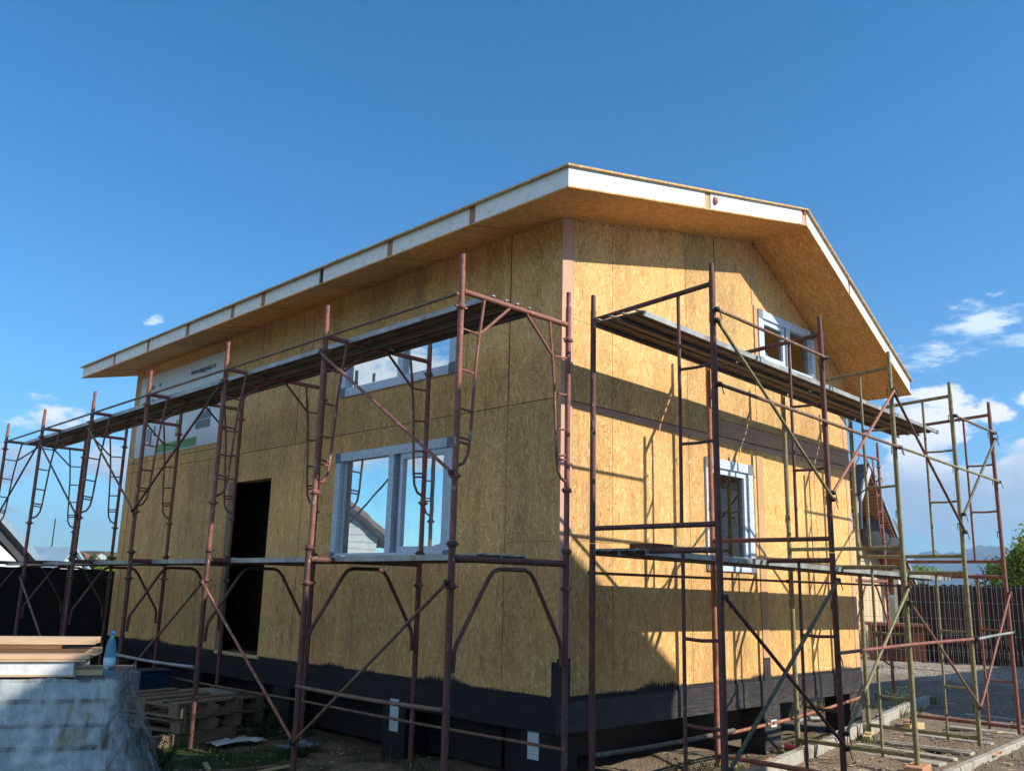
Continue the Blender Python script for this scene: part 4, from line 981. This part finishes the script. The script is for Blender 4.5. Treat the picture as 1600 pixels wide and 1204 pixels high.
def scrap(x, y, n, s, mat, label, cat='film scrap'):
    m = MB(); vs = []
    for j in range(n + 1):
        for i in range(n + 1): vs.append((x + (i / n - .5) * s * 1.6, y + (j / n - .5) * s * .7, .0 + .05 * abs(noise.noise(Vector((i * .9, j * .9, x)))) + .01))
    m.add(vs, [(j * (n + 1) + i, j * (n + 1) + i + 1, (j + 1) * (n + 1) + i + 1, (j + 1) * (n + 1) + i) for j in range(n) for i in range(n)], True)
    o = m.build('film_scrap', mat); q = o.modifiers.new('thickness', 'SOLIDIFY'); q.thickness = .002; return tag(o, label, cat)
scrap(-.92, 3.55, 8, .35, 'white', 'crumpled white film scrap on the ground before the pallets')
scrap(-.55, 2.95, 8, .28, 'greyblue', 'grey film scrap on the ground by the dark footings')
for i, (x, y, L, rz, lab) in enumerate(((-1.7, 2.62, .30, 70, 'short pale stick lying left of the second outer post'), (-1.35, 2.15, .55, 12, 'sunlit pale lath on the ground at the picture foot'), (-1.45, 2.3, .5, -8, 'grey lath on the ground behind the sunlit pale one'))):
    o = MB().box((-L / 2, -.02, 0), (L / 2, .02, .018)).build('lath', 'paleblock' if i < 2 else 'oldwood', None, .003); o.location = (x, y, -.01); o.rotation_euler = (0, 0, R(rz)); tag(o, lab, 'lath', 'laths on the ground')
# litter by the gable
cn = thing('spray_can', 'white spray can with pink cap lying behind the kerb', 'spray can', (3.92, -.33, .02), R(-25))
m = MB(); m.tube([(0, 0, 0), (.005, 0, 0), (.15, 0, 0), (.165, 0, 0)], [.026, .032, .032, .024], 14); m.build('body', 'can', cn); MB().tube([(.166, 0, 0), (.205, 0, 0)], [.026, .022], 12).build('cap', 'canred', cn)
bo = thing('glass_bottle', 'dark red bottle lying at the foot of the black pier', 'bottle', (3.45, -.14, .01), R(-60))
MB().tube([(0, 0, 0), (.13, 0, 0), (.16, 0, 0), (.19, 0, 0)], [.036, .036, .015, .013], 14).build('body', 'winered', bo); MB().tube([(.191, 0, 0), (.205, 0, 0)], .016, 10).build('cap', 'canred', bo)
o = MB().tube([(-.25, 0, 0), (.05, .03, .015), (.3, -.02, 0)], .024).build('drain_pipe', 'wire'); o.location = (4.75, .28, .13); tag(o, 'grey plastic pipe lying under the edge of the house', 'pipe')
scrap(2.55, -.45, 6, .12, 'brick', 'small orange rubble bit inside the kerb', 'rubble'); scrap(4.9, -1.75, 6, .16, 'brick', 'orange rubble bits by the low kerb', 'rubble')

# ------------------------------------------------------------ fences
def board_fence(name, x0, y0, x1, y1, h, bw, mat, label, gap=.006, rail=True):
    t = thing(name, label, 'fence', (x0, y0, 0)); d = Vector((x1 - x0, y1 - y0, 0)); L = d.length; a = math.atan2(d.y, d.x); Mx = Matrix.Rotation(a, 4, 'Z'); m = MB(); x = 0
    while x < L:
        hh = h + random.uniform(-.02, .02); yy = random.uniform(-.006, .006); m.box((x, yy, -.05), (x + bw, yy + .02, hh), Mx); x += bw + gap
    m.build('board_panel', mat, t)
    for z in (.35, h - .35): MB().box((0, .03, z), (L, .07, z + .09), Mx).build('rail', mat, t)
    n = int(L // 2.2) + 1
    for i in range(n): MB().box((min(i * 2.2, L - .1), .071, -.1), (min(i * 2.2, L - .1) + .1, .17, h - .05), Mx).build('post', mat, t)
    return t
board_fence('board_fence', -9.0, 11.45, 2.2, 11.45, 1.735, .14, 'darkfence', 'black board fence behind the far left end of the scaffold', .002)
board_fence('board_fence', 19.0, 4.95, 20.6, -2.5, 1.92, .095, 'brownfence', 'dark brown picket fence behind the right end scaffold', .006)
def mesh_fence(x0, y0, x1, y1, h, label):
    t = thing('wire_fence', label, 'fence', (x0, y0, 0)); d = Vector((x1 - x0, y1 - y0, 0)); L = d.length; a = math.atan2(d.y, d.x); Mx = Matrix.Rotation(a, 4, 'Z'); m = MB(); x = 0
    while x < L: m.tube([Mx @ Vector((x, 0, .02)), Mx @ Vector((x, 0, h))], .0035, 4, False); x += .10
    z = .05
    while z <= h: m.tube([Mx @ Vector((0, .006, z)), Mx @ Vector((L, .006, z))], .0035, 4, False); z += .36
    m.build('mesh_panel', 'wire', t)
    for i in range(int(L // 2.4) + 1): MB().tube([Mx @ Vector((i * 2.4, .03, -.1)), Mx @ Vector((i * 2.4, .03, h + .02))], .022, 8).build('post', 'darkred', t)
    return t
mesh_fence(14.8, 5.6, 17.6, 0.2, 1.90, 'welded wire mesh fence on maroon posts before the brown picket fence')
mesh_fence(17.7, 0.1, 18.8, -2.4, 1.90, 'farther wire mesh fence panel at the right picture edge')

# ------------------------------------------------------------ chalet with dish
ch = thing('chalet', 'cream gabled house with steep dark roof and plank soffit beyond the right end', 'house', (20, 6, 0))
AX, AZ_, K = 0.0, 5.22, 1.2
def slope(s, y0, y1, x1, t0, t1, mat, name, par):
    m = MB(); q = [(AX, y0, AZ_ + t0), (s * x1, y0, AZ_ - K * x1 + t0), (s * x1, y0, AZ_ - K * x1 + t1), (AX, y0, AZ_ + t1)]
    m.prism(q, (0, y1 - y0, 0)); return m.build(name, mat, par)
rfc = slope(1, -.07, 7.5, 2.95, -.02, .16, 'roofdark', 'roof', ch); slope(-1, -.07, 7.5, 2.95, -.02, .16, 'roofdark', 'roof', ch)
slope(1, -.06, 7.4, 2.90, -.10, -.022, 'planksoffit', 'soffit', rfc)
slope(-1, -.12, -.075, 2.95, -.14, .17, 'lilac', 'barge_board', rfc); slope(1, -.12, -.075, 2.97, .02, .17, 'greyblue', 'barge_board', rfc)
m = MB(); m.prism([(-2.5, .68, 0), (2.42, .68, 0), (2.42, .68, AZ_ - K * 2.42 - .12), (0, .68, AZ_ - .14), (-2.5, .68, AZ_ - K * 2.5 - .12)], (0, 6.2, 0)); m.build('wall', 'cream', ch)
MB().box((-1.5, 1.2, 4.2), (-.75, 1.7, 5.48)).build('chimney', 'roofdark', ch); MB().box((-1.55, 1.15, 5.481), (-.70, 1.75, 5.56)).build('chimney_cap', 'dish', ch)
MB().tube([(-1.3, -.3, 3.4), (-1.25, -.3, 4.3), (-1.0, -.3, 4.8)], .05, 8).build('flue_pipe', 'dish', ch)
MB().box((2.2, .2, 1.1), (2.36, .36, 2.5)).build('downpipe', 'white', ch)
ds = thing('satellite_dish', 'grey satellite dish mounted on the cream chalet wall', 'satellite dish', (21.15, 6.10, 3.42), R(-38))
vs = []; fs = []; seg = 28
for i in range(6):
    r = i / 5 * .60
    for k in range(seg): a = k * 2 * math.pi / seg; vs.append((r * math.cos(a), -.10 * (1 - (r / .60) ** 2) + .16, r * 1.06 * math.sin(a)))
fs = [(i * seg + k, (i + 1) * seg + k, (i + 1) * seg + (k + 1) % seg, i * seg + (k + 1) % seg) for i in range(5) for k in range(seg)]
m = MB(); m.add(vs, fs, True); o = m.build('reflector', 'dish', ds); q = o.modifiers.new('t', 'SOLIDIFY'); q.thickness = .012
MB().tube([(0, .15, -.52), (.0, -.30, -.25), (0, -.36, -.12)], .012, 6).tube([(0, -.36, -.12), (0, -.30, -.03)], .035, 8).build('feed_arm', 'iron', ds)
MB().tube([(0, .1, 0), (0, .45, -.1)], .03, 8).build('mount', 'iron', ds)
wp = thing('shed', 'low red brown shed behind the wire mesh fence', 'shed', (17.9, 5.25, 0), R(-62))
MB().box((0, 0, 0), (1.3, 1.0, .85)).build('wall', 'redwood', wp); MB().box((-.1, -.15, .851), (1.4, 1.1, .92)).build('roof', 'roofred', wp)
m = MB(); m.box((.3, -.03, .1), (.9, -.001, .75)); m.build('door', 'brownfence', wp)
# gravel bank
m = MB(); vs = []; n = 26
for j in range(9):
    for i in range(n + 1):
        x = 12.2 + j * .5; y = 7.0 - i * .28; hh = .16 * math.sin(math.pi * j / 8) * (1 + .5 * noise.noise(Vector((x * 2, y * 2, 0)))); vs.append((x, y, -.06 + hh))
m.add(vs, [(j * (n + 1) + i, j * (n + 1) + i + 1, (j + 1) * (n + 1) + i + 1, (j + 1) * (n + 1) + i) for j in range(8) for i in range(n)], True)

# ------------------------------------------------------------ trees
def tree(name, loc, h, rx, ry, n, leaf, mat, label, group, base=.25, clumps=26):
    t = thing(name, label, 'tree', loc, 0, group)
    m = MB(); m.tube([(0, 0, -.1), (.03, 0, h * .3), (-.04, .02, h * .62)], [.11 * h / 3, .08 * h / 3, .03 * h / 3], 9)
    cl = []
    for k in range(clumps):
        a = random.uniform(0, 6.28); zz = random.uniform(base, .97) * h; prof = math.sin(math.pi * min(1, max(0, (zz / h - base * .6) / (1.05 - base * .6)))) ** .6; r = random.uniform(.25, 1) * prof
        c = Vector((rx * r * math.cos(a), ry * r * math.sin(a), zz)); cl.append((c, random.uniform(.16, .30) * h * .6))
        if k % 2 == 0: m.tube([(0, 0, zz * .55), c * .6 + Vector((0, 0, zz * .25)), c], [.03 * h / 3, .018 * h / 3, .006], 5)
    m.build('trunk', 'bark', t); lf = MB()
    for k in range(n):
        c, r = random.choice(cl); d = Vector((random.gauss(0, 1), random.gauss(0, 1), random.gauss(0, .8))); d = d.normalized() * r * random.random() ** .4; p = c + d
        a = Vector((random.gauss(0, 1), random.gauss(0, 1), random.gauss(0, 1))).normalized(); b = a.cross(Vector((random.gauss(0, 1), random.gauss(0, 1), 1))).normalized(); L = leaf * random.uniform(.6, 1.3)
        lf.add([p - a * L, p + b * L * .5, p + a * L, p - b * L * .5], [(0, 1, 2, 3)])
    lf.build('crown', mat, t); return t
tree('leafy_bush', (21.9, 2.40, 0), 3.3, 1.15, 1.15, 17000, .06, 'leaf', 'bright green leafy bush over the fence at the right picture edge', 'trees behind the fences', base=.12, clumps=44)
tree('leafy_bush', (23.5, 5.9, 0), 2.55, .7, .7, 1200, .055, 'leaf', 'small green bush top showing over the fence beside the chalet', 'trees behind the fences')
bl = ['left of the blue grey roof', 'just right of the white gable end', 'in the gap between the small houses', 'beside the shed roof near the house end']
for i, (px, py, hh, r) in enumerate(((7.0, 38, 2.25, .8), (8.1, 41, 2.2, .8), (13.6, 46, 2.35, 1.0), (15.4, 50, 2.3, .9))):
    tree('garden_tree', (px, py, -.2), hh, r, r, 1100, .10, 'leaf', 'low yellow green tree %s' % bl[i], 'garden trees on the left')
for i in range(13):
    a = R(15.5 + i * .62); d = 150 + 22 * (i % 3)
    tree('distant_tree', (-5.8 + d * math.sin(a), -5.2 + d * math.cos(a), .8), 3.4 + (i % 4) * .4, 2.6, 2.6, 420, .34, 'weed', 'small dark distant tree on the hillside, %s in the row from the left' % (ordn + ['eighth', 'ninth', 'tenth', 'eleventh', 'twelfth', 'thirteenth'])[i], 'distant trees', clumps=12)

# ------------------------------------------------------------ houses on the left
def gable_house(name, loc, rz, w, l, hw, hr, wall, roof, label, group=None, over=.35, win=True, chimney=False):
    t = thing(name, label, 'house', loc, R(rz), group)
    MB().prism([(-w / 2, 0, -1), (w / 2, 0, -1), (w / 2, 0, hw), (0, 0, hr - .12), (-w / 2, 0, hw)], (0, l, 0)).build('wall', wall, t)
    k = (hr - hw) / (w / 2); m = MB()
    for s in (-1, 1):
        xo = w / 2 + over
        m.prism([(0, -over, hr), (s * xo, -over, hr - k * xo), (s * xo, -over, hr - k * xo + .16), (0, -over, hr + .16)], (0, l + 2 * over, 0))
    r = m.build('roof', roof, t)
    if win:
        f = MB().box((-w * .13, -.03, hw * .45), (w * .13, -.001, hw * .95)).build('window', 'white', t); MB().box((-w * .11, -.04, hw * .5), (w * .11, -.0305, hw * .9)).build('pane', 'roofdark', f)
    if chimney: MB().box((w * .15, l * .4, hr - .8), (w * .15 + .4, l * .4 + .4, hr + .6)).build('chimney', 'roofred', r)
    return t
h1 = gable_house('white_house', (-1.6, 22, 0), 0, 8.2, 9, 1.95, 6.05, 'siding', 'roofdark', 'white clad house with dark steep roof at the left picture edge', None, .55, True)
for c in h1.children:
    if c.name.startswith('roof'):
        m = MB(); k = 1.0
        m.prism([(.0, -.62, 6.07), (4.66, -.62, 6.07 - k * 4.66), (4.66, -.62, 6.3 - k * 4.66), (0, -.62, 6.3)], (0, .06, 0)); m.prism([(.0, -.62, 6.07), (-4.66, -.62, 6.07 - k * 4.66), (-4.66, -.62, 6.3 - k * 4.66), (0, -.62, 6.3)], (0, .06, 0)); m.build('barge_board', 'greyblue', c)
gable_house('white_annex', (.75, 19.4, 0), 0, 2.0, 1.6, 1.65, 2.65, 'white', 'roofdark', 'small bright white gable in front of the white clad house', None, .05, False)
gable_house('blue_roof_house', (11.5, 45, 0), 28, 3.2, 3.2, 1.5, 2.95, 'white', 'roofblue', 'white house with blue grey metal roof over the black fence', None, .25, False)
gable_house('grey_shed', (15.9, 40, 0), -20, 3.4, 3, 1.9, 2.6, 'whitefar', 'greyblue', 'small grey roofed shed beside the far end of the house', None, .15, False)
names = ['far left of the row', 'second from the left', 'third from the left', 'in the middle of the row', 'fifth from the left', 'sixth from the left', 'near the house end']
for i, (az_, d, w, hw, hr, rm) in enumerate(((19.6, 240, 6, 6.2, 8.8, 'roofred'), (20.6, 255, 8, 6.6, 9.2, 'roofred'), (22.2, 260, 7, 6.4, 9.0, 'roofred'), (23.4, 230, 6, 6.6, 8.6, 'roofred'), (24.4, 260, 7, 7.0, 9.6, 'roofdark'), (25.6, 235, 10, 6.8, 9.4, 'roofred'), (26.8, 240, 9, 7.2, 9.2, 'white'))):
    a = R(az_ - 1.6); gable_house('distant_house', (-5.8 + d * math.sin(a), -5.2 + d * math.cos(a), 2.7 + (d - 216) / 66 * 3.6), -az_ + random.uniform(-50, 50), w * .7, 5, 1.5, 2.7 + .1 * i, 'whitefar', rm, 'tiny white distant house on the skyline, %s' % names[i], 'distant houses on the skyline', .4, False)
gable_house('white_clad_house', (-6.4, 15.9, 0), 0, 6.6, 3.2, 2.9, 4.9, 'siding', 'roofgrey', 'white clad house left of the frame mirrored in the lower window', None, .45, True)
gable_house('brown_roof_house', (-17.5, 17.5, 0), 20, 8, 6, 2.0, 3.5, 'cream', 'roofgrey', 'cream house left of the frame mirrored low in the lower window', None, .4, True)
tw = thing('radio_mast', 'thin distant radio mast above the skyline on the left', 'mast', (-5.8 + 260 * math.sin(R(17.9)), -5.2 + 260 * math.cos(R(17.9)), 0))
MB().tube([(0, 0, 0), (0, 0, 16)], .16, 6).build('mast_tube', 'iron', tw)

# ------------------------------------------------------------ neighbours outside the frame whose shade falls into it
nb = thing('neighbour_house', 'neighbouring house behind the viewer whose shade covers the left yard', 'house', (0, -6.6, 0))
MB().prism([(-5.2, 0, 0), (4.25, 0, 0), (4.25, 0, 5.28), (1.25, 0, 7.32), (-5.2, 0, 3.4)], (0, -7, 0)).build('wall', 'whitefar', nb)
MB().prism([(1.25, .0, 7.33), (4.36, .0, 5.22), (4.36, .0, 5.36), (1.25, .0, 7.47), (-5.4, .0, 3.4), (-5.4, .0, 3.26)], (0, -7.5, 0)).build('roof', 'roofred', nb)
n2 = thing('neighbour_garage', 'neighbouring garage outside the right edge whose shade crosses the path', 'garage', (0, 0, 0))
MB().box((10.6, -9, 0), (23, -3.6, 3.85)).build('wall', 'whitefar', n2); MB().box((10.4, -9.2, 3.851), (23.2, -3.4, 4.0)).build('roof', 'roofred', n2)

# ------------------------------------------------------------ the air
HZ = MB().box((-420, -120, -6), (7800, 7800, 430)).build('haze', 'eps'); kind(HZ, 'stuff', 'thin blue air between the viewer and the far mountains', 'haze')
hm = bpy.data.materials.new('thin air'); hm.use_nodes = True; hn = hm.node_tree.nodes; hn.clear()
pv = hn.new('ShaderNodeVolumePrincipled'); pv.inputs['Color'].default_value = (.50, .72, 1, 1); pv.inputs['Density'].default_value = .00015; pv.inputs['Anisotropy'].default_value = .2
ho = hn.new('ShaderNodeOutputMaterial'); hm.node_tree.links.new(pv.outputs[0], ho.inputs['Volume'])
HZ.data.materials.clear(); HZ.data.materials.append(hm)
